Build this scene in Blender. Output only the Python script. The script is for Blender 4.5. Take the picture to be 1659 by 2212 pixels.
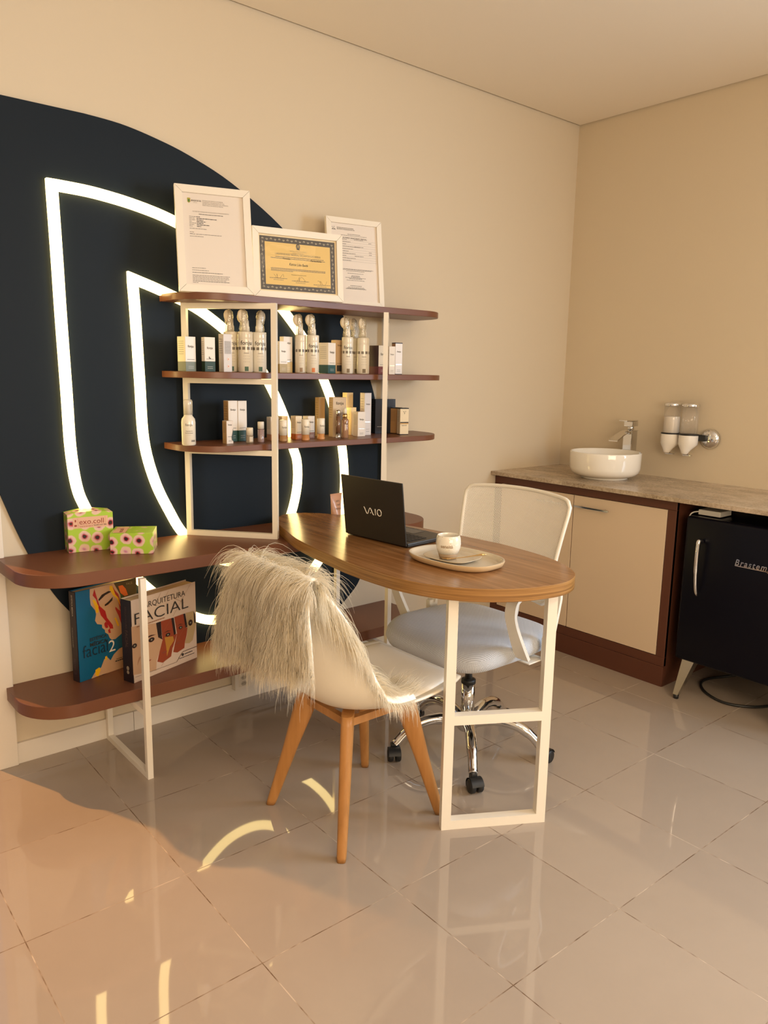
import bpy, bmesh, math, random
import numpy as np
from mathutils import Matrix, Vector, Euler
from math import pi, sin, cos, radians as rad

for o in list(bpy.data.objects): bpy.data.objects.remove(o)
S = bpy.context.scene
COL = S.collection

# ------------------------------------------------------------------ camera
def cam_setup():
    yaw, pitch, roll, f = rad(40.175), rad(10.352), rad(1.05), 1662.75
    fw = Vector((sin(yaw)*cos(pitch), cos(yaw)*cos(pitch), -sin(pitch)))
    rt = Vector((cos(yaw), -sin(yaw), 0)); up = rt.cross(fw)
    r2 = rt*cos(roll)+up*sin(roll); u2 = up*cos(roll)-rt*sin(roll)
    cd = bpy.data.cameras.new('camera'); co = bpy.data.objects.new('camera', cd); COL.objects.link(co)
    M = Matrix((r2, u2, -fw)).transposed().to_4x4(); M.translation = Vector((-3.701, -2.788, 1.405))
    co.matrix_world = M
    cd.sensor_fit = 'VERTICAL'; cd.sensor_height = 24.0; cd.lens = f/2212*24.0
    cd.clip_start = .02
    S.camera = co
cam_setup()

# ------------------------------------------------------------------ world, lights, exposure
W = bpy.data.worlds.new('sky'); S.world = W; W.use_nodes = True
bg = W.node_tree.nodes['Background']; bg.inputs[0].default_value = (.55, .72, 1, 1); bg.inputs[1].default_value = .6
def area(name, loc, target, sx, sy, power, col):
    l = bpy.data.lights.new(name, 'AREA'); l.shape = 'RECTANGLE'; l.size = sx; l.size_y = sy; l.energy = power; l.color = col
    o = bpy.data.objects.new(name, l); COL.objects.link(o); o.location = loc
    o.rotation_euler = (Vector(target)-Vector(loc)).to_track_quat('-Z', 'Y').to_euler(); return o
# cool daylight through the window in the right-hand wall, beyond the fridge
area('window_daylight', (.16, -3.25, 1.6), (-2.2, -2.3, .7), 1.7, 1.25, 130, (.68, .84, 1.0))
# added warm fill for even walls, set in an unseen window behind the camera
area('rear_fill_light', (-3.3, -4.72, 1.55), (-1.3, 0, 1.7), 2.2, 1.3, 84, (1, .76, .49))
area('ceiling_panel_light', (-1.55, -3.35, 2.66), (-1.55, -3.3, 0), .6, .6, 10, (1, .80, .56))
area('ceiling_panel_light_rear', (-3.6, -3.6, 2.66), (-3.4, -3.5, 0), .6, .6, 24, (1, .80, .56))
# added spotlight beyond the open door, for the fading orange patch and shelf shadows
sl = bpy.data.lights.new('added_patch_spot', 'SPOT'); sl.energy = 1000; sl.color = (1, .47, .13); sl.shadow_soft_size = .04; sl.spot_size = rad(22.5); sl.spot_blend = 1
so = bpy.data.objects.new('added_patch_spot', sl); COL.objects.link(so); so.location = (-4.20, 2.61, 4.07)
so.rotation_euler = (Vector((-3.2, -.5, 0))-Vector(so.location)).to_track_quat('-Z', 'Y').to_euler()
S.view_settings.view_transform = 'Standard'; S.view_settings.look = 'None'
S.view_settings.exposure = -0.08; S.view_settings.gamma = 1.0; S.view_settings.use_curve_mapping = False
S.cycles.max_bounces = 8; S.cycles.diffuse_bounces = 5; S.cycles.glossy_bounces = 4; S.cycles.transparent_max_bounces = 20
S.cycles.sample_clamp_indirect = 6; S.cycles.use_denoising = True
S.cycles.caustics_reflective = False; S.cycles.caustics_refractive = False

# ------------------------------------------------------------------ materials
MC = {}
def lin(c): return tuple(((x/255)/12.92 if x/255 <= .04045 else ((x/255+.055)/1.055)**2.4) for x in c)
def mat(name, col, rough=.5, metal=0, emit=None, es=0, trans=0, alpha=None, coat=0, sheen=0, spec=.5, bump=None, srgb=False):
    if name in MC: return MC[name]
    m = bpy.data.materials.new(name); m.use_nodes = True; n = m.node_tree; p = n.nodes['Principled BSDF']
    if srgb: col = lin(col)
    p.inputs['Base Color'].default_value = (*col, 1); p.inputs['Roughness'].default_value = rough; p.inputs['Metallic'].default_value = metal
    p.inputs['Transmission Weight'].default_value = trans; p.inputs['Coat Weight'].default_value = coat
    p.inputs['Sheen Weight'].default_value = sheen; p.inputs['Specular IOR Level'].default_value = spec
    if emit: p.inputs['Emission Color'].default_value = (*emit, 1); p.inputs['Emission Strength'].default_value = es
    if bump:
        sc, st = bump; t = n.nodes.new('ShaderNodeTexNoise'); t.inputs['Scale'].default_value = sc; t.inputs['Detail'].default_value = 3
        g = n.nodes.new('ShaderNodeTexCoord'); b = n.nodes.new('ShaderNodeBump'); b.inputs['Strength'].default_value = st; b.inputs['Distance'].default_value = .002
        n.links.new(g.outputs['Object'], t.inputs['Vector']); n.links.new(t.outputs[0], b.inputs['Height']); n.links.new(b.outputs[0], p.inputs['Normal'])
    MC[name] = m; return m
def ramp(n, fac, stops):
    r = n.nodes.new('ShaderNodeValToRGB'); n.links.new(fac, r.inputs[0])
    while len(r.color_ramp.elements) < len(stops): r.color_ramp.elements.new(.5)
    for e, (p, c) in zip(r.color_ramp.elements, stops): e.position = p; e.color = (*c, 1)
    return r.outputs[0]
def mth(n, op, a, b=None, c=None):
    m = n.nodes.new('ShaderNodeMath'); m.operation = op
    for i, v in enumerate((a, b, c)):
        if v is None: continue
        if isinstance(v, (int, float)): m.inputs[i].default_value = v
        else: n.links.new(v, m.inputs[i])
    return m.outputs[0]
def noise(n, vec, scale, detail=3, rough=.5, dist=0):
    t = n.nodes.new('ShaderNodeTexNoise'); t.inputs['Scale'].default_value = scale; t.inputs['Detail'].default_value = detail
    t.inputs['Roughness'].default_value = rough; t.inputs['Distortion'].default_value = dist
    n.links.new(vec, t.inputs['Vector']); return t.outputs[0]
def mapping(n, vec, scale=(1, 1, 1), rot=(0, 0, 0), loc=(0, 0, 0)):
    m = n.nodes.new('ShaderNodeMapping'); m.inputs['Scale'].default_value = scale; m.inputs['Rotation'].default_value = rot; m.inputs['Location'].default_value = loc
    n.links.new(vec, m.inputs['Vector']); return m.outputs[0]

def wood(name, c0, c1, c2, axis='Y', rough=.35, scale=1, coat=0):
    m = mat(name, (1, 1, 1), rough, coat=coat); n = m.node_tree; p = n.nodes['Principled BSDF']
    co = n.nodes.new('ShaderNodeTexCoord').outputs['Object']
    sc = {'E': (2.5, 2.5, 190), 'Y': (34, 1.3, 55), 'Z': (34, 34, 1.6), 'X': (1.3, 34, 55)}[axis]; sc = tuple(s*scale for s in sc)
    v = mapping(n, co, sc)
    a = noise(n, v, 1.0, 5, .62, .5)
    b = noise(n, mapping(n, co, tuple(s*4 for s in sc)), 1.0, 2, .5)
    f = mth(n, 'ADD', mth(n, 'MULTIPLY', a, .75), mth(n, 'MULTIPLY', b, .25))
    col = ramp(n, f, [(.30, c0), (.48, c1), (.66, c2)])
    n.links.new(col, p.inputs['Base Color'])
    bp = n.nodes.new('ShaderNodeBump'); bp.inputs['Strength'].default_value = .12; bp.inputs['Distance'].default_value = .001
    n.links.new(f, bp.inputs['Height']); n.links.new(bp.outputs[0], p.inputs['Normal'])
    return m
def floor_mat():
    m = mat('porcelain_tile', (.5, .4, .3), .1); n = m.node_tree; p = n.nodes['Principled BSDF']; p.inputs['Specular IOR Level'].default_value = .6
    co = n.nodes.new('ShaderNodeTexCoord').outputs['Object']
    v = mapping(n, co, rot=(0, 0, .012), loc=(3.269+.012*.985*0, .985-.0392*0, 0))
    # mapping (point): scale, rotate, then translate -> tile grid through the grout crossing nearest the desk
    sp = n.nodes.new('ShaderNodeSeparateXYZ'); n.links.new(v, sp.inputs[0])
    def grout(s, size):
        q = mth(n, 'DIVIDE', s, size); fr = mth(n, 'FRACT', mth(n, 'ADD', q, 100.5)); d = mth(n, 'ABSOLUTE', mth(n, 'SUBTRACT', fr, .5))
        return mth(n, 'MULTIPLY', d, size), mth(n, 'FLOOR', mth(n, 'ADD', q, 100.0))
    gx, ix = grout(sp.outputs[0], .4246); gy, iy = grout(sp.outputs[1], .42)
    d = mth(n, 'MINIMUM', gx, gy)
    mask = mth(n, 'LESS_THAN', d, .0013)
    wn = n.nodes.new('ShaderNodeTexWhiteNoise'); cb = n.nodes.new('ShaderNodeCombineXYZ'); n.links.new(ix, cb.inputs[0]); n.links.new(iy, cb.inputs[1]); n.links.new(cb.outputs[0], wn.inputs[0])
    cl = noise(n, co, 5, 4, .6)
    f = mth(n, 'ADD', mth(n, 'MULTIPLY', cl, .6), mth(n, 'MULTIPLY', wn.outputs[0], .4))
    tile = ramp(n, f, [(.2, (.365, .295, .235)), (.8, (.405, .33, .265))])
    gn = noise(n, co, 9, 3, .6); gcol = ramp(n, gn, [(.42, (.13, .07, .035)), (.62, (.55, .44, .34))])
    mx = n.nodes.new('ShaderNodeMix'); mx.data_type = 'RGBA'; n.links.new(mask, mx.inputs[0]); n.links.new(tile, mx.inputs[6]); n.links.new(gcol, mx.inputs[7])
    n.links.new(mx.outputs[2], p.inputs['Base Color'])
    rg = mth(n, 'ADD', mth(n, 'MULTIPLY', mask, .5), .035); n.links.new(rg, p.inputs['Roughness'])
    bp = n.nodes.new('ShaderNodeBump'); bp.inputs['Strength'].default_value = .5; bp.inputs['Distance'].default_value = .001
    n.links.new(mth(n, 'SUBTRACT', 1, mask), bp.inputs['Height']); n.links.new(bp.outputs[0], p.inputs['Normal'])
    return m
def stone_mat():
    m = mat('worktop_stone', (.4, .3, .2), .22); n = m.node_tree; p = n.nodes['Principled BSDF']
    co = n.nodes.new('ShaderNodeTexCoord').outputs['Object']
    a = noise(n, mapping(n, co, (1, .5, 1)), 7, 6, .65, 1.2); b = noise(n, co, 130, 2, .6)
    f = mth(n, 'ADD', mth(n, 'MULTIPLY', a, .62), mth(n, 'MULTIPLY', b, .38))
    n.links.new(ramp(n, f, [(.34, (.20, .14, .09)), (.5, (.42, .33, .235)), (.66, (.60, .49, .37))]), p.inputs['Base Color'])
    return m
def mesh_fabric():
    m = mat('mesh_net', (.86, .84, .80), .6, sheen=.2); n = m.node_tree; p = n.nodes['Principled BSDF']
    uv = n.nodes.new('ShaderNodeTexCoord').outputs['UV']
    v = mapping(n, uv, (1/.0056, 1/.0056, 1), rot=(0, 0, pi/4)); sp = n.nodes.new('ShaderNodeSeparateXYZ'); n.links.new(v, sp.inputs[0])
    def tri(s): return mth(n, 'ABSOLUTE', mth(n, 'SUBTRACT', mth(n, 'FRACT', s), .5))
    hole = mth(n, 'LESS_THAN', mth(n, 'MAXIMUM', tri(sp.outputs[0]), tri(sp.outputs[1])), .245)
    tr = n.nodes.new('ShaderNodeBsdfTransparent'); mx = n.nodes.new('ShaderNodeMixShader')
    n.links.new(hole, mx.inputs[0]); n.links.new(p.outputs[0], mx.inputs[1]); n.links.new(tr.outputs[0], mx.inputs[2])
    n.links.new(mx.outputs[0], n.nodes['Material Output'].inputs[0]); return m
def seat_fabric():
    m = mat('spacer_fabric', (.5, .5, .5), .75, sheen=.3); n = m.node_tree; p = n.nodes['Principled BSDF']
    uv = n.nodes.new('ShaderNodeTexCoord').outputs['UV']
    v = mapping(n, uv, (1/.0058, 1/.0058, 1), rot=(0, 0, .1)); sp = n.nodes.new('ShaderNodeSeparateXYZ'); n.links.new(v, sp.inputs[0])
    sx = mth(n, 'SINE', mth(n, 'MULTIPLY', sp.outputs[0], 6.2832)); sy = mth(n, 'SINE', mth(n, 'MULTIPLY', sp.outputs[1], 6.2832))
    f = mth(n, 'ADD', mth(n, 'MULTIPLY', mth(n, 'MULTIPLY', sx, sy), .5), .5)
    n.links.new(ramp(n, f, [(.22, (.22, .24, .28)), (.5, (.66, .70, .78))]), p.inputs['Base Color'])
    bp = n.nodes.new('ShaderNodeBump'); bp.inputs['Strength'].default_value = .6; bp.inputs['Distance'].default_value = .001
    n.links.new(f, bp.inputs['Height']); n.links.new(bp.outputs[0], p.inputs['Normal']); return m
def thin_clear(name, tint=(1, 1, 1), gloss=.12, rough=.05, wav=0, body=0, bcol=(1, 1, 1), fres=.5):
    m = bpy.data.materials.new(name); m.use_nodes = True; n = m.node_tree; n.nodes.clear()
    out = n.nodes.new('ShaderNodeOutputMaterial'); tr = n.nodes.new('ShaderNodeBsdfTransparent'); tr.inputs[0].default_value = (*tint, 1)
    gl = n.nodes.new('ShaderNodeBsdfGlossy'); gl.inputs['Roughness'].default_value = rough
    mx = n.nodes.new('ShaderNodeMixShader')
    fr = n.nodes.new('ShaderNodeLayerWeight'); fr.inputs[0].default_value = .25
    n.links.new(mth(n, 'MULTIPLY_ADD', fr.outputs['Fresnel'], fres, gloss), mx.inputs[0])
    n.links.new(tr.outputs[0], mx.inputs[1]); n.links.new(gl.outputs[0], mx.inputs[2]); last = mx.outputs[0]
    if body:
        df = n.nodes.new('ShaderNodeBsdfDiffuse'); df.inputs[0].default_value = (*bcol, 1); m2 = n.nodes.new('ShaderNodeMixShader'); m2.inputs[0].default_value = body
        n.links.new(last, m2.inputs[1]); n.links.new(df.outputs[0], m2.inputs[2]); last = m2.outputs[0]
    if wav:
        co = n.nodes.new('ShaderNodeTexCoord').outputs['Object']; t = noise(n, co, wav[0], 2); b = n.nodes.new('ShaderNodeBump'); b.inputs['Strength'].default_value = wav[1]; b.inputs['Distance'].default_value = .01
        n.links.new(t, b.inputs['Height']); n.links.new(b.outputs[0], gl.inputs['Normal'])
    n.links.new(last, out.inputs[0]); return m
def flower_mat():
    m = mat('ikat_flower_card', (.4, .6, .1), .35); n = m.node_tree; p = n.nodes['Principled BSDF']
    co = n.nodes.new('ShaderNodeTexCoord').outputs['Object']
    w = n.nodes.new('ShaderNodeTexNoise'); w.inputs['Scale'].default_value = 40; n.links.new(co, w.inputs['Vector'])
    va = n.nodes.new('ShaderNodeVectorMath'); va.operation = 'MULTIPLY_ADD'; n.links.new(w.outputs[1], va.inputs[0]); va.inputs[1].default_value = (.012, .012, .012); n.links.new(co, va.inputs[2])
    vo = n.nodes.new('ShaderNodeTexVoronoi'); vo.inputs['Scale'].default_value = 21; vo.inputs['Randomness'].default_value = .35; n.links.new(va.outputs[0], vo.inputs['Vector'])
    c = ramp(n, vo.outputs['Distance'], [(0, (.015, .003, .008)), (.13, (.03, .005, .01)), (.17, (.55, .06, .05)), (.22, (.60, .30, .42)), (.27, (.75, .50, .42)), (.40, (.78, .55, .42)), (.46, (.40, .60, .05)), (1, (.38, .58, .04))])
    n.links.new(c, p.inputs['Base Color']); return m

WALL = mat('wall_paint', (.66, .565, .425), .75, bump=(220, .06))
CEIL = mat('ceiling_paint', (.86, .78, .66), .85)
WHITE = mat('white_lacquer', (.82, .78, .70), .35)
TRIM = mat('white_trim', (.78, .72, .64), .35)
STEEL = mat('white_powder_coat', (.84, .78, .68), .3)
TERRA = mat('terracotta_laminate', (.165, .060, .028), .38, bump=(400, .05))
TERRAD = mat('cabinet_laminate', (.100, .034, .019), .42, spec=.35)
BEIGE = mat('beige_laminate', (.66, .52, .375), .42)
NAVY = mat('navy_panel', (.0075, .0135, .0215), .55, spec=.18)
FLOOR = floor_mat(); STONE = stone_mat()
OAK = wood('oak_top', (.165, .068, .022), (.265, .12, .042), (.36, .18, .072), 'Y', .24)
BEECH = wood('beech_leg', (.34, .150, .038), (.43, .195, .052), (.50, .24, .075), 'Z', .4, .6)
CHROME = mat('chrome', (.78, .78, .78), .08, 1)
SATIN = mat('satin_metal', (.62, .58, .52), .3, 1)
BLACK = mat('black_plastic', (.012, .012, .012), .45)
BLACKM = mat('black_magnesium', (.035, .030, .024), .36, .5)
SHELLM = mat('shell_plastic', (.80, .74, .62), .3)
PAD = mat('seat_pad_leatherette', (.80, .74, .64), .42)
CERAM = mat('glazed_ceramic', (.84, .80, .72), .06, coat=.5)
FRIDGE = mat('fridge_enamel', (.002, .002, .006), .3, spec=.2)
LED = mat('led_tube', (1, .9, .7), .4, emit=(1, .74, .27), es=7)
GOLD = mat('gold_metal', (.75, .52, .25), .25, 1)
FUR = mat('fur_fibre', (.99, .93, .81), .45)
n_ = FUR.node_tree; tl = n_.nodes.new('ShaderNodeBsdfTranslucent'); tl.inputs[0].default_value = (.99, .91, .75, 1); mx = n_.nodes.new('ShaderNodeMixShader'); mx.inputs[0].default_value = .5
m3 = n_.nodes.new('ShaderNodeMixShader'); m3.inputs[0].default_value = .42; t3 = n_.nodes.new('ShaderNodeBsdfTransparent')
n_.links.new(n_.nodes['Principled BSDF'].outputs[0], mx.inputs[1]); n_.links.new(tl.outputs[0], mx.inputs[2]); n_.links.new(t3.outputs[0], m3.inputs[2]); n_.links.new(mx.outputs[0], m3.inputs[1]); n_.links.new(m3.outputs[0], n_.nodes['Material Output'].inputs[0])
def card(rgb, rough=.4): return mat('card_%d_%d_%d' % tuple(rgb), rgb, rough, srgb=True)
INK = mat('printed_ink', (.02, .018, .016), .6)
GINK = mat('grey_ink', (.16, .14, .12), .6)
CW = card((236, 228, 216)); 

# ------------------------------------------------------------------ geometry builder
TXT = {}
def text_geo(s, bold=0, spacing=1.0, shear=0.0):
    k = (s, bold, spacing, shear)
    if k not in TXT:
        c = bpy.data.curves.new('t', 'FONT'); c.body = s; c.size = 1; c.fill_mode = 'FRONT'; c.resolution_u = 3; c.offset = bold; c.space_character = spacing; c.shear = shear
        o = bpy.data.objects.new('t', c); COL.objects.link(o); bpy.context.view_layer.update()
        me = bpy.data.meshes.new_from_object(o.evaluated_get(bpy.context.evaluated_depsgraph_get()))
        v = [tuple(x.co) for x in me.vertices]; f = [tuple(p.vertices) for p in me.polygons]
        bpy.data.objects.remove(o); bpy.data.curves.remove(c); bpy.data.meshes.remove(me)
        xs = [a[0] for a in v] or [0, 1]; TXT[k] = (v, f, min(xs), max(xs))
    return TXT[k]
I4 = Matrix.Identity(4)
FRONT = Matrix(((1, 0, 0, 0), (0, 0, -1, 0), (0, 1, 0, 0), (0, 0, 0, 1)))   # xy plane -> x,z plane facing -y
class B:
    def __init__(s): s.v = []; s.f = []; s.m = []; s.sm = []; s.mats = []; s.uv = None; s.T = I4
    def mi(s, m):
        if m not in s.mats: s.mats.append(m)
        return s.mats.index(m)
    def add(s, vs, fs, m, smooth=False):
        k = len(s.v); T = s.T; mi = s.mi(m)
        s.v += [tuple(T @ Vector(p)) for p in vs]
        for f in fs: s.f.append(tuple(i+k for i in f)); s.m.append(mi); s.sm.append(smooth)
        return s
    def box(s, x0, x1, y0, y1, z0, z1, m, bev=0, seg=2):
        if x0 > x1: x0, x1 = x1, x0
        if y0 > y1: y0, y1 = y1, y0
        vs = [(x, y, z) for x in (x0, x1) for y in (y0, y1) for z in (z0, z1)]
        fs = [(0, 1, 3, 2), (4, 6, 7, 5), (0, 4, 5, 1), (2, 3, 7, 6), (0, 2, 6, 4), (1, 5, 7, 3)]
        if not bev: return s.add(vs, fs, m)
        bm = bmesh.new(); bv = [bm.verts.new(p) for p in vs]
        for f in fs: bm.faces.new([bv[i] for i in f])
        bmesh.ops.bevel(bm, geom=bm.edges[:], offset=bev, segments=seg, profile=.6, affect='EDGES')
        bm.verts.index_update(); r = s.add([tuple(p.co) for p in bm.verts], [tuple(p.index for p in f.verts) for f in bm.faces], m, seg > 2)
        bm.free(); return r
    def prism(s, pts, z0, z1, m, bev=0, side=None, smooth=False):
        # pts counter-clockwise seen from above; rounded rim by an inset ring
        n = len(pts); P = [Vector((p[0], p[1])) for p in pts]
        def inset(d):
            out = []
            for i in range(n):
                a, b, c = P[i-1], P[i], P[(i+1) % n]; t = (c-a); t = t.normalized() if t.length > 1e-9 else Vector((1, 0))
                nr = Vector((-t.y, t.x)); out.append(b+nr*d)
            return out
        rings = []
        if bev: rings = [(bev, z0), (0, z0+bev), (0, z1-bev), (bev, z1)]
        else: rings = [(0, z0), (0, z1)]
        vs = []; 
        for d, z in rings: vs += [(q.x, q.y, z) for q in (inset(d) if d else P)]
        k = len(rings); side = side or m
        for r in range(k-1):
            fs = [(r*n+i, r*n+(i+1) % n, (r+1)*n+(i+1) % n, (r+1)*n+i) for i in range(n)]
            if r == 0: base = len(s.v); s.add(vs, fs, side, smooth)
            else:
                mi = s.mi(side)
                for f in fs: s.f.append(tuple(i+base for i in f)); s.m.append(mi); s.sm.append(smooth)
        mi = s.mi(m)
        s.f.append(tuple(base+i for i in range(n))[::-1]); s.m.append(mi); s.sm.append(False)
        s.f.append(tuple(base+(k-1)*n+i for i in range(n))); s.m.append(mi); s.sm.append(False)
        return s
    def lathe(s, prof, m, seg=28, c=(0, 0), smooth=True, sx=1, sy=1):
        vs = []; fs = []
        for r, z in prof: vs += [(c[0]+r*sx*cos(2*pi*i/seg), c[1]+r*sy*sin(2*pi*i/seg), z) for i in range(seg)]
        for j in range(len(prof)-1): fs += [(j*seg+i, j*seg+(i+1) % seg, (j+1)*seg+(i+1) % seg, (j+1)*seg+i) for i in range(seg)]
        if prof[0][0] > 1e-5: fs.append(tuple(range(seg))[::-1])
        if prof[-1][0] > 1e-5: fs.append(tuple((len(prof)-1)*seg+i for i in range(seg)))
        return s.add(vs, fs, m, smooth)
    def tube(s, path, rad_, m, seg=10, closed=False, sec=None, up=(0, 0, 1), smooth=True):
        P = [Vector(p) for p in path]; n = len(P); vs = []; fs = []; U = Vector(up)
        for i, p in enumerate(P):
            a = P[i-1] if (i > 0 or closed) else P[i]; b = P[(i+1) % n] if (i < n-1 or closed) else P[i]
            t = (b-a).normalized(); x = t.cross(U); x = x.normalized() if x.length > 1e-4 else t.cross(Vector((1, 0, 0))).normalized(); y = x.cross(t).normalized()
            r = rad_[i] if isinstance(rad_, (list, tuple)) else rad_
            if sec: vs += [tuple(p+x*q[0]*r+y*q[1]*r) for q in sec]
            else: vs += [tuple(p+x*r*cos(2*pi*k/seg)+y*r*sin(2*pi*k/seg)) for k in range(seg)]
        k = len(sec) if sec else seg
        for i in range(n if closed else n-1):
            j = (i+1) % n
            fs += [(i*k+q, i*k+(q+1) % k, j*k+(q+1) % k, j*k+q) for q in range(k)]
        if not closed: fs.append(tuple(range(k))[::-1]); fs.append(tuple((n-1)*k+q for q in range(k)))
        return s.add(vs, fs, m, smooth)
    def grid(s, P, m, smooth=True, closed_u=False):
        nv, nu = len(P), len(P[0]); vs = [tuple(p) for r in P for p in r]
        fs = [(j*nu+i, j*nu+(i+1) % nu, (j+1)*nu+(i+1) % nu, (j+1)*nu+i) for j in range(nv-1) for i in range(nu if closed_u else nu-1)]
        return s.add(vs, fs, m, smooth)
    def text(s, t, x, z, size, m, y=-.0004, align='L', bold=0, spacing=1, shear=0, M=None, width=None):
        v, f, a, b = text_geo(t, bold, spacing, shear)
        sx = size if not width else width/(b-a)
        off = {'L': a, 'C': (a+b)/2, 'R': b}[align]
        T0 = s.T; s.T = T0 @ (M or I4) @ Matrix.Translation((x, y, z)) @ FRONT
        s.add([((p[0]-off)*sx, p[1]*size, 0) for p in v], f, m); s.T = T0; return s
    def greek(s, x, z, w, h, m, y=-.0003, seed=0, word=(.004, .012), gap=.0012):
        rd = random.Random(seed*77+int(x*1e4)+int(z*1e4)); q = x
        while q < x+w:
            ww = min(rd.uniform(*word), x+w-q); s.add([(q, y, z), (q+ww, y, z), (q+ww, y, z+h), (q, y, z+h)], [(0, 1, 2, 3)], m); q += ww+gap
        return s
    def poly(s, pts, m, y=0):   # polygon in the xz plane facing -y, may be concave
        from mathutils.geometry import tessellate_polygon
        V = [Vector((p[0], p[1], 0)) for p in pts]; tr = tessellate_polygon([V]); return s.add([(p[0], y, p[1]) for p in pts], [tuple(t) for t in tr], m)
    def build(s, name, parent=None, loc=(0, 0, 0), rot=(0, 0, 0), uv=None):
        me = bpy.data.meshes.new(name); me.from_pydata(s.v, [], s.f)
        for m in s.mats: me.materials.append(m)
        me.polygons.foreach_set('material_index', s.m); me.polygons.foreach_set('use_smooth', s.sm)
        if uv:
            l = me.uv_layers.new(name='UVMap')
            for lp in me.loops: l.data[lp.index].uv = uv[lp.vertex_index]
        me.validate(); me.update()
        bm = bmesh.new(); bm.from_mesh(me)
        for f in bm.faces:
            pass
        bm.free()
        o = bpy.data.objects.new(name, me); COL.objects.link(o); o.location = loc; o.rotation_euler = rot
        if parent: o.parent = parent
        return o
def tag(o, label=None, cat=None, group=None, kind=None):
    if label: o['label'] = label
    if cat: o['category'] = cat
    if group: o['group'] = group
    if kind: o['kind'] = kind
    return o
def thing(name, loc, rotz=0, label=None, cat=None, group=None):
    o = bpy.data.objects.new(name, None); COL.objects.link(o); o.location = loc; o.rotation_euler = (0, 0, rotz); o.empty_display_size = .05
    return tag(o, label, cat, group)
def struct(b, name, parent=None, **k):
    o = b.build(name, parent, **k)
    if not parent: o['kind'] = 'structure'
    return o
def shade_auto(o, ang=35):
    me = o.data
    for p in me.polygons: p.use_smooth = True
    try: me.set_sharp_from_angle(angle=rad(ang))
    except Exception: pass
    return o
def catmull(pts, per=8, closed=True):
    P = [Vector(p) for p in pts]; n = len(P); out = []
    for i in range(n if closed else n-1):
        a = P[(i-1) % n] if (closed or i > 0) else P[i]; b = P[i]; c = P[(i+1) % n]; d = P[(i+2) % n] if (closed or i+2 < n) else c
        for k in range(per):
            t = k/per; out.append(.5*((2*b)+(c-a)*t+(2*a-5*b+4*c-d)*t*t+(3*b-a-3*c+d)*t**3))
    if not closed: out.append(P[-1])
    return out
def bar(b, p, q, w, d, m, side=None):
    """square tube from p to q, w across the vector side, d the other way"""
    p, q = Vector(p), Vector(q); t = (q-p).normalized(); x = Vector(side).normalized(); y = t.cross(x).normalized()
    vs = []
    for c in (p, q):
        for a, e in ((-1, -1), (1, -1), (1, 1), (-1, 1)): vs.append(tuple(c+x*a*w/2+y*e*d/2))
    b.add(vs, [(0, 3, 2, 1), (4, 5, 6, 7), (0, 1, 5, 4), (1, 2, 6, 5), (2, 3, 7, 6), (3, 0, 4, 7)], m)
HC = 2.741
# ------------------------------------------------------------------ room shell
struct(B().box(-5.4, .2, -4.9, 0, -.1, 0, FLOOR), 'floor')
struct(B().box(-5.4, -1.9, 0, 3.0, -.1, 0, FLOOR), 'floor_terrace')
b = B(); b.box(-3.110, .2, 0, .14, 0, HC+.1, WALL); b.box(-4.0, -3.110, 0, .14, 2.58, HC+.1, WALL); b.box(-5.4, -4.0, 0, .14, 0, HC+.1, WALL); struct(b, 'wall_back')
b = B(); WY0, WY1, WZ0, WZ1 = -4.15, -2.35, .95, 2.25
b.box(0, .14, WY1, 0, 0, HC+.1, WALL); b.box(0, .14, -4.9, WY0, 0, HC+.1, WALL); b.box(0, .14, WY0, WY1, 0, WZ0, WALL); b.box(0, .14, WY0, WY1, WZ1, HC+.1, WALL); struct(b, 'wall_right')
b = B(); b.box(-5.4, -4.45, -4.9, -4.8, 0, HC+.1, WALL); b.box(-2.15, .2, -4.9, -4.8, 0, HC+.1, WALL); b.box(-4.45, -2.15, -4.9, -4.8, 0, .85, WALL); b.box(-4.45, -2.15, -4.9, -4.8, 2.25, HC+.1, WALL); struct(b, 'wall_front')
b = B()
for x in (-4.42, -3.3, -2.18): b.box(x-.03, x+.03, -4.87, -4.82, .85, 2.25, WHITE, .004)
for z in (.88, 2.22): b.box(-4.39, -2.21, -4.87, -4.82, z-.03, z+.03, WHITE, .004)
struct(b, 'fill_window')  # unseen rear window, added to frame the warm fill light
struct(B().box(-5.4, -5.3, -4.9, 0, 0, HC+.1, WALL), 'wall_left')
# ceiling with a thin shadow gap round it
b = B(); b.box(-5.3, -.012, -4.8, -.012, HC, HC+.03, CEIL); b.box(-5.4, .2, -4.9, .14, HC+.03, HC+.1, TERRAD); struct(b, 'ceiling')
# low parapet of the terrace beyond the open door
struct(B().box(-5.4, -1.9, 2.5, 2.56, 0, 1.0, WALL), 'wall_terrace')
# door casing in the back wall
b = B(); b.box(-3.1105, -3.047, -.022, 0, 0, 2.65, TRIM, .003); b.box(-4.07, -4.0, -.022, 0, 0, 2.65, TRIM, .003); b.box(-4.0, -3.1105, -.022, 0, 2.58, 2.65, TRIM, .003)
b.box(-3.1125, -3.1105, 0, .14, 0, 2.58, TRIM); b.box(-4.0, -3.982, 0, .14, 0, 2.58, TRIM); struct(b, 'door_1')
# window
b = B()
for y in (WY0+.03, (WY0+WY1)/2, WY1-.03): b.box(.03, .09, y-.03, y+.03, WZ0, WZ1, WHITE, .004)
for z in (WZ0+.03, WZ1-.03): b.box(.03, .09, WY0+.06, WY1-.06, z-.03, z+.03, WHITE, .004)
win = struct(b, 'window_1'); GL = thin_clear('window_glass', gloss=.03)
B().box(.056, .060, WY0+.06, WY1-.06, WZ0+.06, WZ1-.06, GL).build('pane', win)
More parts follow.
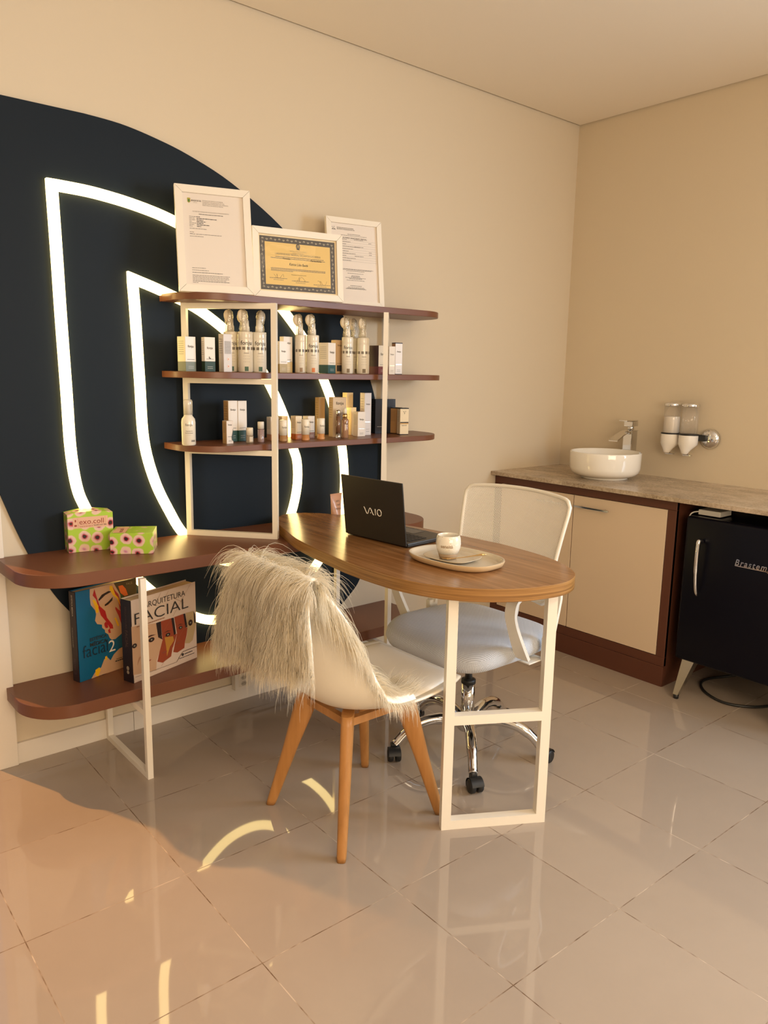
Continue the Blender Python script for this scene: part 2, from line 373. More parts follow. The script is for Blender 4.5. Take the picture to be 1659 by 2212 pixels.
# baseboards
b = B(); x = -3.046
for i, x1 in enumerate((-2.62, -2.03, -1.44, -.85, -.56)):
    b.box(x, x1-.0015, -.013, 0, 0, .078, TRIM, .0012); x = x1
struct(b, 'baseboard_back')
struct(B().box(-.013, 0, -4.8, -1.95, 0, .078, TRIM, .0012), 'baseboard_right')
# ceiling lamps behind the camera
for k, (x, y) in enumerate(((-1.55, -3.35), (-3.6, -3.6))):
    t = thing('ceiling_lamp', (x, y, HC-.03), 0, ('square white ceiling lamp panel over the window side of the room', 'square white ceiling lamp panel over the rear of the room')[k], 'ceiling lamp', 'square ceiling lamps')
    bb = B(); bb.box(-.35, .35, -.35, -.31, -.0, .03, WHITE); bb.box(-.35, .35, .31, .35, 0, .03, WHITE); bb.box(-.35, -.31, -.31, .31, 0, .03, WHITE); bb.box(.31, .35, -.31, .31, 0, .03, WHITE); bb.build('lamp_frame', t)

t = thing('added_spot_mast', (-4.20, 2.74, 0), 0, 'unseen tall mast added to hold the spotlight for the orange floor patch', 'lamp')  # out-of-view mast, added only as a holder for the floor patch spotlight
B().tube([(0, .02, 0), (0, .02, 4.2)], .03, BLACK, 10).build('mast', t); B().box(-.1, .1, -.2, .04, 4.18, 4.24, BLACK, .01).build('lamp_head', t)

# ------------------------------------------------------------------ dark wall panel with the LED tubes
def xz(pts): return [(p[0], p[1]) for p in pts]
disc = catmull([(-3.045, .985), (-3.005, .862), (-2.965, .757), (-2.908, .636), (-2.848, .54), (-2.72, .385), (-2.55, .245), (-2.35, .15), (-2.15, .12), (-1.95, .145), (-1.75, .225), (-1.56, .365), (-1.49, .45), (-1.41, .63), (-1.368, .86), (-1.367, .98), (-1.379, 1.07), (-1.43, 1.30), (-1.457, 1.361), (-1.608, 1.636), (-1.75, 1.81), (-1.928, 1.972), (-2.15, 2.103), (-2.326, 2.172), (-2.459, 2.207), (-2.578, 2.228), (-2.70, 2.235)], 6, closed=False)
pts = [(p[0], p[1]) for p in catmull([(a, c, 0) for a, c in [(-3.045, .985), (-3.005, .862), (-2.965, .757), (-2.908, .636), (-2.848, .54), (-2.72, .385), (-2.55, .245), (-2.35, .15), (-2.15, .12), (-1.95, .145), (-1.75, .225), (-1.56, .365), (-1.49, .45), (-1.41, .63), (-1.368, .86), (-1.367, .98), (-1.379, 1.07), (-1.43, 1.30), (-1.50, 1.455), (-1.608, 1.636), (-1.75, 1.81), (-1.928, 1.972), (-2.15, 2.103), (-2.326, 2.172), (-2.459, 2.207), (-2.578, 2.228), (-2.70, 2.235)]], 5, closed=False)]
pts += [(-3.07, 2.235), (-3.07, 1.25)]
T_XZ = Matrix(((1, 0, 0, 0), (0, 0, -1, 0), (0, 1, 0, 0), (0, 0, 0, 1)))
b = B(); b.T = T_XZ; b.prism(pts, 0.001, .012, NAVY)
panel = tag(b.build('wall_panel'), 'large round-cornered dark blue panel on the wall, carrying two glowing light outlines', 'wall panel')
def led(corner, leftx, curve):
    P = [Vector((leftx, z)) for z in np.linspace(corner[1]-.0, 1.33, 10)] if False else []
    P = [(corner[0], corner[1])]+curve
    c = catmull([(a, z, 0) for a, z in P[1:]], 6, closed=False)
    path = [Vector((corner[0], corner[1], 0))]+c
    n = len(path); wd = .0175; inn = []; out = []
    for i in range(n):
        a, q, e = path[i-1], path[i], path[(i+1) % n]; t1 = (q-a).normalized(); t2 = (e-q).normalized(); n1 = Vector((-t1.y, t1.x, 0)); n2 = Vector((-t2.y, t2.x, 0))
        m = (n1+n2).normalized(); k = wd/max(.35, m.dot(n1)); out.append(q-m*k); inn.append(q+m*k)
    vs = []; 
    for arr, d in ((out, .012), (out, .030), (inn, .030), (inn, .012)): vs += [(p.x, -d, p.y) for p in arr]
    fs = []
    for i in range(n):
        j = (i+1) % n
        for r in range(4): s_ = (r+1) % 4; fs.append((r*n+i, s_*n+i, s_*n+j, r*n+j))
    B().add(vs, fs, LED).build('led_tube', panel)
led((-2.822, 1.990), 0, [(-2.822, 1.98), (-2.818, 1.75), (-2.816, 1.575), (-2.811, 1.31), (-2.808, 1.12), (-2.794, .985), (-2.767, .903), (-2.70, .762), (-2.60, .628), (-2.48, .505), (-2.346, .412), (-2.25, .382), (-2.10, .37), (-1.95, .405), (-1.83, .475), (-1.735, .57), (-1.665, .67), (-1.620, .775), (-1.604, .908), (-1.619, 1.067), (-1.66, 1.22), (-1.717, 1.355), (-1.80, 1.50), (-1.932, 1.65), (-2.06, 1.76), (-2.22, 1.86), (-2.387, 1.928), (-2.53, 1.964), (-2.68, 1.985), (-2.80, 1.990)][0:])
led((-2.560, 1.715), 0, [(-2.560, 1.70), (-2.555, 1.59), (-2.548, 1.35), (-2.541, 1.14), (-2.505, .985), (-2.45, .86), (-2.395, .765), (-2.30, .672), (-2.2, .622), (-2.08, .620), (-1.97, .675), (-1.90, .772), (-1.862, .90), (-1.860, 1.01), (-1.882, 1.08), (-1.93, 1.22), (-2.01, 1.368), (-2.09, 1.47), (-2.205, 1.56), (-2.32, 1.63), (-2.45, 1.68), (-2.55, 1.712)])

# ------------------------------------------------------------------ shelving unit
su = thing('shelving_unit', (-2.2, -.2, 0), 0, 'white metal framed shelving unit with five rounded terracotta shelves in front of the dark panel', 'shelves')
def PX(x, y, z): return (x+2.2, y+.2, z)
def shelf(x0, x1, yb, yf, z0, z1, r):
    c = []
    for k in range(13):   # right front corner
        a = -pi/2+k/12*pi/2; c.append((x1-r+r*cos(a), yf+r+r*sin(a)))
    c += [(x1, yb), (x0, yb)]
    for k in range(13):
        a = pi+k/12*pi/2; c.append((x0+r+r*cos(a), yf+r+r*sin(a)))
    bb = B(); bb.prism([(p[0]+2.2, p[1]+.2) for p in c], z0, z1, TERRA, bev=.0015); return shade_auto(bb.build('shelf', su), 30)
shelf(-3.070, -1.34, -.0125, -.375, .717, .760, .17)
shelf(-3.070, -1.34, -.001, -.305, .252, .297, .17)
Z1, Z2, Z3 = 1.125, 1.392, 1.668
shelf(-2.457, -1.185, -.0125, -.262, Z1-.023, Z1, .16)
shelf(-2.457, -1.165, -.0125, -.262, Z2-.023, Z2, .16)
shelf(-2.457, -1.185, -.0125, -.262, Z3-.025, Z3, .16)
def upper_frame(p, q, bars):
    P = Vector((*p, 0)); Q = Vector((*q, 0)); d = (Q-P).normalized(); nn = Vector((-d.y, d.x, 0)); bb = B(); top = Z3-.025; L = (Q-P).length
    def pt(s, z): v = P+d*s; return PX(v.x, v.y, z)
    bar(bb, pt(.01, .7605), pt(.01, top), .02, .02, STEEL, d); bar(bb, pt(L-.01, .7605), pt(L-.01, top), .02, .02, STEEL, d)
    for z in bars: bar(bb, pt(.02, z), pt(L-.02, z), .02, .02, STEEL, Vector((0, 0, 1)))
    return bb.build('shelf_frame', su)
upper_frame((-2.378, -.028), (-2.137, -.305), (.7705, Z3-.0355, Z2-.0335, Z1-.0335))
upper_frame((-1.372, -.028), (-1.612, -.305), (.7705, Z3-.0355, Z2-.0335, Z1-.0335))
for x in (-2.72, -1.645):
    bb = B()
    for y in (-.025, -.39): bar(bb, PX(x, y, 0), PX(x, y, .717), .02, .02, STEEL, (1, 0, 0))
    for z in (.0101, .24): bar(bb, PX(x, -.035, z), PX(x, -.38, z), .02, .02, STEEL, (1, 0, 0))
    bb.build('leg_frame', su)

# ------------------------------------------------------------------ desk
dk = thing('desk', (-1.93, -.75, 0), 0, 'oval oak-topped desk on a white ladder leg, one end resting on the long shelf', 'desk')
dp = [(-2.027, -.126), (-1.985, -.078), (-1.933, -.056), (-1.88, -.066), (-1.828, -.104), (-1.783, -.161), (-1.746, -.25), (-1.712, -.37), (-1.683, -.50), (-1.655, -.66), (-1.637, -.829), (-1.625, -.98), (-1.631, -1.091), (-1.648, -1.205), (-1.680, -1.298), (-1.726, -1.375), (-1.774, -1.42), (-1.84, -1.447), (-1.913, -1.447), (-2.018, -1.418), (-2.115, -1.354), (-2.190, -1.262), (-2.232, -1.14), (-2.243, -1.009), (-2.238, -.87), (-2.224, -.76), (-2.206, -.64), (-2.176, -.49), (-2.126, -.34), (-2.082, -.22)]
dp = [(p[0]+1.93, p[1]+.75) for p in catmull([(a, c, 0) for a, c in dp], 4)][::-1]
OAKE = wood('oak_edge', (.15, .065, .016), (.27, .13, .035), (.40, .21, .065), 'E', .35)
b = B(); b.prism(dp, .7605, .800, OAK, bev=.0012, side=OAKE)
shade_auto(b.build('desk_top', dk), 30)
b = B(); p0 = Vector((-2.134+1.93+.012, -1.246+.75+.005, 0)); p1 = Vector((-1.844+1.93-.012, -1.408+.75+.01, 0)); d = (p1-p0).normalized()
for p in (p0, p1): bar(b, p+Vector((0, 0, 0)), p+Vector((0, 0, .760)), .03, .03, STEEL, d)
for z in (.0152, .363): bar(b, p0+d*.015+Vector((0, 0, z)), p1-d*.015+Vector((0, 0, z)), .03, .03, STEEL, (0, 0, 1))
b.build('leg_frame', dk)

# ------------------------------------------------------------------ laptop
lp = thing('laptop', (-1.98, -.537, .8005), rad(-85.08), 'open black laptop with a white word mark on its lid, on the oak desk', 'laptop')
b = B(); b.box(0, .311, .002, .222, .002, .016, BLACKM, .003); base = b.build('laptop_base', lp)
b = B()
for j in range(5):
    for i in range(14): b.box(.022+i*.0192, .022+i*.0192+.0165, .035+j*.0186, .035+j*.0186+.0158, .0162, .0178, BLACK, .0006, 1)
b.build('keyboard', base, loc=(0, 0, 0))
B().box(.105, .205, .142, .205, .0161, .0167, mat('touchpad', (.03, .03, .03), .25), .0002, 1).build('touchpad', base)
LT = rad(6.98)
b = B(); b.box(0, .311, -.006, 0, .008, .233, BLACKM, .002)
lid = b.build('laptop_lid', lp, rot=(LT, 0, 0))
B().box(.006, .305, .0002, .0012, .018, .226, mat('screen_off', (.008, .009, .012), .12)).build('screen', lid)
b = B(); LG = mat('logo_white', (.9, .85, .76), .3)
def stroke(pp, r=.0016, closed=False): b.tube([(p[0], -.0062, p[1]) for p in pp], r, LG, 6, closed)
sg = .0155; cx0, cz0 = .112, .112
wave = [(cx0+t*.052, cz0+.011*cos(t*2*pi*1.0+.0)*(-1 if False else 1)) for t in np.linspace(0, .98, 26)]
wave = [(cx0+.000, cz0+.013), (cx0+.004, cz0+.008), (cx0+.009, cz0-.003), (cx0+.014, cz0-.010), (cx0+.019, cz0-.009), (cx0+.024, cz0+.001), (cx0+.029, cz0+.010), (cx0+.034, cz0+.011), (cx0+.039, cz0+.003), (cx0+.044, cz0-.007), (cx0+.049, cz0-.012)]
stroke([(p.x, p.y) for p in catmull([(a, c, 0) for a, c in wave], 4, False)])
b.lathe([(0, 0), (.0022, 0), (.0022, .001), (0, .001)], LG, 10) if False else None
stroke([(cx0+.0325, cz0-.0055), (cx0+.0345, cz0-.0055)], .002)
stroke([(cx0+.058, cz0+.012), (cx0+.058, cz0-.011)])
stroke([(cx0+.078+.0105*cos(a), cz0+.0005+.0118*sin(a)) for a in np.linspace(0, 2*pi, 24, endpoint=False)], .0017, True)
b.build('logo', lid)

# ------------------------------------------------------------------ tray, saucer, cup, teaspoon
def stadium(hx, hy, n=48, e=2.4): return [(hx*(abs(cos(t))**(2/e))*(1 if cos(t) >= 0 else -1), hy*(abs(sin(t))**(2/e))*(1 if sin(t) >= 0 else -1)) for t in np.linspace(0, 2*pi, n, endpoint=False)]
def rings(b, spec, m, cap=True, n=48, e=2.4):
    P = [[(x, y, z) for x, y in stadium(hx, hy, n, e)] for hx, hy, z in spec]; b.grid(P, m, closed_u=True)
    if cap: k = len(b.v); b.f.append(tuple(range(k-n, k))); b.m.append(b.mi(m)); b.sm.append(False)
TRAYI = mat('tray_glaze', (.62, .54, .42), .12, coat=.4); TRAYO = mat('tray_stoneware', (.58, .42, .24), .45)
ty = thing('serving_tray', (-1.95, -1.08, .8005), rad(4), 'oval cream stoneware tray under the cup, on the desk', 'tray')
b = B(); rings(b, [(.0, .0, 0), (.098, .148, 0), (.108, .160, .006), (.113, .1655, .018), (.1125, .165, .022)], TRAYO, False, e=2.6); rings(b, [(.1125, .165, .022), (.109, .162, .0225), (.106, .158, .018), (.102, .153, .0075), (.09, .14, .006)], TRAYI, e=2.6); b.build('tray_dish', ty)
sc = thing('saucer', (-1.953, -1.067, .8068), rad(8), 'small beige oblong saucer on the oval tray', 'saucer')
b = B(); SM = mat('saucer_glaze', (.56, .47, .34), .2, coat=.3); rings(b, [(0, 0, .0005), (.055, .065, .0005), (.076, .09, .011), (.0765, .0905, .0125), (.074, .088, .0125), (.056, .066, .0045)], SM, n=36, e=3); b.build('saucer_dish', sc)
CX, CY, CZ = -1.968, -1.062, .8118
mg = thing('cup', (CX, CY, CZ), 0, 'small handleless speckled cream cup with a bare clay foot, on the saucer', 'cup')
SPK = mat('speckled_glaze', (.8, .74, .62), .12, coat=.4); n = SPK.node_tree; co = n.nodes.new('ShaderNodeTexCoord').outputs['Object']
n.links.new(ramp(n, noise(n, co, 260, 2), [(.27, (.25, .17, .10)), (.34, (.80, .74, .63))]), n.nodes['Principled BSDF'].inputs['Base Color'])
CLAY = mat('bare_clay', (.34, .23, .13), .7)
b = B(); b.lathe([(0, 0), (.026, 0), (.028, .002), (.0335, .0185)], CLAY, 36); b.lathe([(.0337, .0185), (.0395, .036), (.0412, .05), (.0395, .066), (.0362, .0765), (.0350, .0775), (.0338, .076), (.037, .062), (.038, .048), (.035, .03), (.028, .012), (0, .010)], SPK, 36)
r = .0413; tv, tf, ta, tb = text_geo('sensità', .012); 
vs = []; a0 = rad(-142)
for p in tv:
    u = (p[0]-(ta+tb)/2)*.0150; a = a0+u/r; z = .041+p[1]*.0150; rr = .0418; vs.append((rr*cos(a), rr*sin(a), z))
b.add(vs, tf, CLAY); b.build('cup_body', mg)
b = B(); b.tube([Vector(p) for p in [(-.03, 0, .0), (-.02, 0, .001), (0, 0, .0035), (.03, 0, .009), (.06, 0, .016), (.078, 0, .020), (.092, 0, .021)]], [.0015, .0016, .0014, .0014, .002, .0038, .002], GOLD, 8)
b.T = Matrix.Translation((-.034, 0, .001)) @ Matrix.Diagonal((1.5, 1, .32, 1)); b.lathe([(0, -.011), (.006, -.009), (.0105, -.002), (.011, 0), (.0095, .001), (.006, -.005), (0, -.007)], GOLD, 20)
tag(b.build('teaspoon', loc=(-1.985, -1.118, .8215), rot=(0, 0, rad(-52))), 'gold teaspoon lying across the saucer beside the cup', 'teaspoon')

# ------------------------------------------------------------------ product packaging
def product_box(name, x, y, z, a, w, d, h, top, low=None, split=0, logo=.72, label='', group=None, extra=None, capcol=None, ink=None, logoh=None, side=None):
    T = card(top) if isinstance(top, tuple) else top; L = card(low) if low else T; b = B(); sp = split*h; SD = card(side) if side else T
    e = .0006
    if low: b.box(0, w, 0, d, 0, sp, L, e, 1); b.box(0, w, 0, d, sp, h, T, e, 1)
    else: b.box(0, w, 0, d, 0, h, T, e, 1)
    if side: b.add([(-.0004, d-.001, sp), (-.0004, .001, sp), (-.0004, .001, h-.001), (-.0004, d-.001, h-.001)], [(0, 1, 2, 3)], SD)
    if capcol: b.box(-.0005, w+.0005, -.0005, d+.0005, h-.004, h+.0005, card(capcol), e, 1); b.box(-.0004, w+.0004, -.0004, d+.0004, 0, .003, card(capcol), e, 1)
    iM = ink or INK
    if logo: 
        lw = w*.62; b.text('fonju', w/2, h*logo, lw/2.25, iM, y=-.0009, align='C', bold=.004)
        b.greek(w*.15, h*(split+.06 if split else .3), w*.7, .0012, iM, y=-.0009, seed=int(w*1e5), word=(.002, .006), gap=.0006)
        for q in range(2): b.greek(w*.25, h*(.14-.05*q), w*.5, .0009, (CW if low else iM), y=-.0009, seed=q, word=(.002, .005), gap=.0005)
    # fine print on the left side
    SM_ = Matrix(((0, 1, 0, -.0008), (-1, 0, 0, d), (0, 0, 1, 0), (0, 0, 0, 1)))
    T0 = b.T; b.T = T0 @ SM_
    for q in range(7): b.greek(d*.15, h*(.86-.06*q), d*.65, .0009, iM, y=0, seed=q+3, word=(.002, .005), gap=.0006)
    b.T = T0
    if extra: extra(b, w, d, h)
    o = b.build(name, loc=(x, y, z+.0004), rot=(0, 0, rad(a))); return tag(o, label, 'product box', group)
G2 = 'skincare boxes on the second shelf from the top'; G1 = 'skincare boxes on the third shelf from the top'
WHC = (238, 230, 220)
def moon(b, w, d, h):
    b.poly([(w/2+.0045*cos(a), h*.41+.0045*sin(a)) for a in np.linspace(0, 2*pi, 20, endpoint=False)], INK, -.001); b.poly([(w/2+.0018+.0036*cos(a), h*.41+.0018+.0036*sin(a)) for a in np.linspace(0, 2*pi, 20, endpoint=False)], CW, -.0013)
def backprint(b, w, d, h):
    for q in range(16): b.greek(w*.12, h*(.80-.021*q), w*.76, .0012, GINK, y=-.0009, seed=q+9, word=(.002, .004), gap=.0005)
    for zz in (.34, .15):
        c = card((246, 214, 190)); b.poly([(w*.55+.0052*cos(a), h*zz+.0052*sin(a)) for a in np.linspace(0, 2*pi, 18, endpoint=False)], c, -.001); b.poly([(w*.55+.002*cos(a), h*zz+.003*sin(a)) for a in np.linspace(0, 2*pi, 12, endpoint=False)], card((190, 110, 90)), -.0013)
def darklabel(b, w, d, h): b.poly([(w*.15, h*.07), (w*.85, h*.07), (w*.85, h*.25), (w*.15, h*.25)], card((66, 62, 60)), -.001)
def foil(b, w, d, h): b.poly([(w*.1, h*.30), (w*.9, h*.30), (w*.9, h*.325), (w*.1, h*.325)], SATIN, -.001)
product_box('product_box', -2.436, -.17, Z2, 12, .046, .046, .123, WHC, (120, 124, 106), .28, .69, 'white box with a grey-green base, first item from the left on the second shelf', G2, side=(236, 224, 190))
product_box('product_box', -2.371, -.19, Z2, -3, .041, .028, .123, WHC, (30, 58, 42), .30, .66, 'white box with a dark green base and a small crescent moon', G2, moon)
product_box('product_box', -2.300, -.20, Z2, 5, .036, .032, .137, (214, 204, 196), None, 0, 0, 'pale grey box showing its printed back with two round icons', G2, backprint)
product_box('product_box', -2.059, -.20, Z2, 3, .037, .037, .120, WHC, (176, 150, 92), .28, .66, 'shorter white box with an ochre base, just right of the front post', G2)
product_box('product_box', -2.008, -.15, Z2, 6, .044, .026, .141, WHC, (214, 190, 140), .3, .80, 'taller white box standing behind the ochre-based box', G2, foil)
product_box('product_box', -1.827, -.20, Z2, 16, .049, .049, .123, WHC, (38, 84, 88), .28, .66, 'white box with a teal base between two groups of pump bottles', G2)
product_box('product_box', -1.760, -.16, Z2, 2, .039, .031, .137, (208, 178, 140), None, 0, .82, 'tan box with a dark square label near its base', G2, darklabel)
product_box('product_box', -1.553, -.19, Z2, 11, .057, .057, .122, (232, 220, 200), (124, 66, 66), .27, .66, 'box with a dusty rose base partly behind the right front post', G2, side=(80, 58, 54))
product_box('product_box', -1.507, -.205, Z2, -24, .027, .022, .119, (232, 226, 220), None, 0, .70, 'narrow white box with a grey band, between the rose-based and the dark-topped boxes', G2, foil)
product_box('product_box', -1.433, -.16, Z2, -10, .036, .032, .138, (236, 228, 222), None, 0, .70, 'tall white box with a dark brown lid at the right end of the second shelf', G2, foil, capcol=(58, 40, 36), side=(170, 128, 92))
GREEN = (24, 66, 50)
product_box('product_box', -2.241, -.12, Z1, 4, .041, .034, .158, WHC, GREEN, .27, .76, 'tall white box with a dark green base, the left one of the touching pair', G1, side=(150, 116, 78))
product_box('product_box', -2.199, -.12, Z1, 4, .040, .031, .157, WHC, GREEN, .27, .76, 'tall white box with a dark green base, the right one of the touching pair', G1)
def winbox(b, w, d, h): b.poly([(w*.97, 0.003), (w*.97, h*.66), (w*.82, h*.42), (w*.72, h*.28), (w*.76, h*.16), (w*.97, h*.1)], card((40, 62, 54)), -.001)
product_box('product_box', -2.288, -.19, Z1, 7, .030, .027, .086, (228, 216, 204), None, 0, .80, 'small white box with a curved cut-out, in front of the green-based pair', G1, winbox, side=(150, 116, 78))
product_box('product_box', -2.070, -.15, Z1, 2, .037, .030, .093, WHC, (196, 150, 122), .26, .70, 'small box with a peach base behind the front post', G1)
OR = (196, 110, 52)
product_box('product_box', -1.999, -.12, Z1, 6, .031, .033, .093, (240, 214, 164), OR, .24, .70, 'cream box with an orange base, left of the touching orange pair', G1)
product_box('product_box', -1.959, -.16, Z1, 5, .033, .033, .095, (240, 222, 190), OR, .24, .70, 'cream box with an orange base, right of the touching orange pair', G1)
product_box('product_box', -1.885, -.14, Z1, 7, .037, .033, .092, WHC, (150, 112, 98), .27, .70, 'small white box with a mauve base between two stick tubes', G1, foil)
product_box('product_box', -1.790, -.085, Z1, 7, .033, .026, .166, (172, 140, 96), None, 0, 0, 'tall tan box behind the left edge of the window box', G1)
def winbox2(b, w, d, h): b.poly([(w*.35, .008), (w*.86, .008), (w*.86, h*.62), (w*.35, h*.62)], card((148, 118, 90)), -.001); b.box(w*.33, w*.88, -.002, -.0008, .006, h*.64, thin_clear('blister', gloss=.1))
product_box('product_box', -1.758, -.14, Z1, -9, .065, .039, .168, (214, 190, 156), None, 0, .82, 'wide tan box with a clear window behind the dropper bottle', G1, winbox2)
product_box('product_box', -1.622, -.09, Z1, 7, .032, .032, .121, (240, 216, 170), None, 0, 0, 'short cream box half hidden behind the white box next to it', G1)
product_box('product_box', -1.639, -.16, Z1, -2, .040, .036, .106, (236, 226, 214), None, 0, .66, 'short white box with a silver emblem, right of the dropper bottle', G1, foil)
product_box('product_box', -1.612, -.045, Z1, 4, .037, .030, .184, (240, 216, 170), None, 0, 0, 'tall cream box, the left one of the tallest pair', G1)
product_box('product_box', -1.571, -.12, Z1, -2, .037, .034, .185, (232, 224, 220), None, 0, .72, 'tall white box, the right one of the tallest pair', G1, foil)
def cell(b, w, d, h): b.greek(w*.1, h*.2, w*.3, .001, CW, y=-.0009, seed=4, word=(.002, .006))
product_box('product_box', -1.473, -.075, Z1, -12, .104, .042, .156, mat('dark_gloss_card', (.02, .022, .03), .12), None, 0, 0, 'large dark glossy box at the right end behind the back post', G1, cell)
def dots(b, w, d, h):
    for dx, dz in ((-.004, .004), (.001, 0), (.005, .005), (0, -.004)): b.poly([(w/2+dx+.0016*cos(a), h*.83+dz+.0016*sin(a)) for a in np.linspace(0, 2*pi, 10, endpoint=False)], INK, -.001)
    b.poly([(w*.02, h*.44), (w*.98, h*.44), (w*.98, h*.48), (w*.02, h*.48)], INK, -.001); b.poly([(w*.02, h*.40), (w*.98, h*.40), (w*.98, h*.44), (w*.02, h*.44)], card((206, 160, 90)), -.001)
    b.text('hydralift', w/2, h*.33, .0075, GINK, y=-.001, align='C'); 
product_box('product_box', -1.388, -.125, Z1, 12, .041, .041, .118, (176, 134, 88), None, 0, 0, 'brown box with a dark lid, touching the cream box at the right end', G1, capcol=(30, 22, 20))
product_box('product_box', -1.410, -.175, Z1, -17, .042, .034, .119, (232, 214, 180), None, 0, 0, 'cream box with black ends and a dark dot emblem at the right end', G1, dots, capcol=(26, 20, 18))

BOT = mat('pearl_bottle', (.80, .74, .62), .18, coat=.5); BAND = mat('grey_band', (.20, .17, .13), .3); CLR = thin_clear('clear_plastic', gloss=.18, rough=.08, wav=(90, .5), body=.16, bcol=(.9, .8, .6)); NOZ = mat('pump_white', (.84, .78, .66), .3); BRUSH = mat('silicone_brush', (.74, .62, .44), .45)
def curved(b, r, s, z, size, a0, m):
    tv, tf, ta, tb = text_geo(s, .004); b.add([((r+.0006)*cos(a0+(p[0]-(ta+tb)/2)*size/r), (r+.0006)*sin(a0+(p[0]-(ta+tb)/2)*size/r), z+p[1]*size) for p in tv], tf, m)
def pump_bottle(x, y, r, h, face, head, label, sq=(40, 84, 62), logo=True):
    t = thing('pump_bottle', (x, y, Z2+.0003), 0, label, 'bottle', 'foaming pump bottles on the second shelf')
    b = B(); b.lathe([(0, 0), (r*.94, 0), (r, .004), (r, h*.80), (r*1.0, h*.802), (r*.985, h*.808), (r*1.0, h*.815), (r*1.0, h*.97), (r*.95, h*.995), (r*.5, h), (0, h)], BOT, 32)
    for k in range(10):
        a = 2*pi*k/10; b.add([((r+.0004)*cos(a+q), (r+.0004)*sin(a+q), zz) for q in (0, .2, .4) for zz in (h*.55, h*.62)], [(0, 2, 3, 1), (2, 4, 5, 3)], BAND)
    if logo: curved(b, r, 'fonju', h*.67, r*.80, rad(face), INK)
    for k in range(4): curved(b, r, '-- --- -- ---' if k else 'cleanser', h*(.46-.07*k), r*.22, rad(face), GINK)
    c = card(sq); b.add([((r+.0007)*cos(rad(face)+q), (r+.0007)*sin(rad(face)+q), zz) for q in (-.25, 0, .25) for zz in (h*.03, h*.14)], [(0, 2, 3, 1), (2, 4, 5, 3)], c); b.build('bottle_body', t)
    hd = rad(head); b = B(); b.lathe([(0, h), (r*.52, h), (r*.5, h+.020), (r*.42, h+.024), (r*.40, h+.045), (0, h+.047)], NOZ, 20); pm = b.build('pump_collar', t)
    b = B(); b.T = Matrix.Translation((cos(hd)*r*.55, sin(hd)*r*.55, h+.055)) @ Matrix.Rotation(hd, 4, 'Z') @ Matrix.Rotation(rad(22), 4, 'Y') @ Matrix.Diagonal((1.25, .5, 1.5, 1))
    b.lathe([(0, -.016)]+[(.016*cos(q), .016*sin(q)) for q in np.linspace(-1.3, 1.3, 9)]+[(0, .016)], BRUSH, 18); b.build('brush_head', t)
    b = B(); rr = r*.56
    b.lathe([(rr*.95, h-.002), (rr*1.02, h+.012), (rr*.8, h+.026), (rr*1.0, h+.036), (rr*1.15, h+.055), (rr*.95, h+.072), (rr*.4, h+.080), (0, h+.081)], CLR, 16, c=(cos(hd)*r*.3, sin(hd)*r*.3)); b.build('clear_wrapper', t)
    return t
HB = .150
for args in [(-2.234, -.135, .0265, HB, -110, 200, 'pump bottle at the back left of the four-bottle group'), (-2.203, -.19, .0275, HB, -112, 190, 'front pump bottle in the left half of the four-bottle group'),
             (-2.158, -.12, .0255, HB, -110, 150, 'back pump bottle in the right half of the four-bottle group'), (-2.146, -.195, .0270, HB, -112, 20, 'front pump bottle beside the white frame post')]: pump_bottle(*args)
pump_bottle(-1.938, -.165, .0225, HB, -118, 170, 'wrapped pump bottle, left one of the pair behind the front post', (150, 120, 90), False)
pump_bottle(-1.900, -.195, .0250, HB, -118, 175, 'wrapped pump bottle with an orange mark, right one of the pair', (214, 120, 60), True)
pump_bottle(-1.722, -.19, .0240, HB, -118, 165, 'wrapped pump bottle, leftmost of the trio beside the tan box', (120, 100, 70), True)
pump_bottle(-1.640, -.135, .0225, HB, -118, 160, 'wrapped pump bottle standing at the back of the trio', (120, 100, 70), False)
pump_bottle(-1.647, -.20, .0268, HB, -118, 200, 'wrapped pump bottle, rightmost of the trio, with a barcode patch', (110, 90, 60), False)
# spray bottle
t = thing('spray_bottle', (-2.430, -.165, Z1+.0003), 0, 'cream spray bottle with a clear cap at the left end of the third shelf', 'bottle')
b = B(); b.lathe([(0, 0), (.022, 0), (.0255, .004), (.0258, .085), (.024, .097), (.016, .107), (.015, .112), (0, .112)], BOT, 32); curved(b, .0258, 'fonju', .072, .013, rad(-112), GINK)
for k, s in enumerate(('Cleansing Gel', 'Gel de limpeza', '-- ---- --')): curved(b, .0258, s, .052-.007*k, .0045, rad(-112), INK)
b.add([((.0262)*cos(rad(-95)+q), (.0262)*sin(rad(-95)+q), zz) for q in (0, .3, .6) for zz in (.014, .021)], [(0, 2, 3, 1), (2, 4, 5, 3)], BAND); b.build('bottle_body', t)
B().lathe([(0, .112), (.011, .112), (.011, .130), (.008, .134), (.008, .150), (0, .151)], NOZ, 20).build('spray_nozzle', t)
B().lathe([(.0165, .112), (.0165, .160), (.014, .166), (0, .167)], thin_clear('clear_cap', gloss=.12, body=.35, bcol=(.85, .78, .66)), 24).build('clear_cap', t)
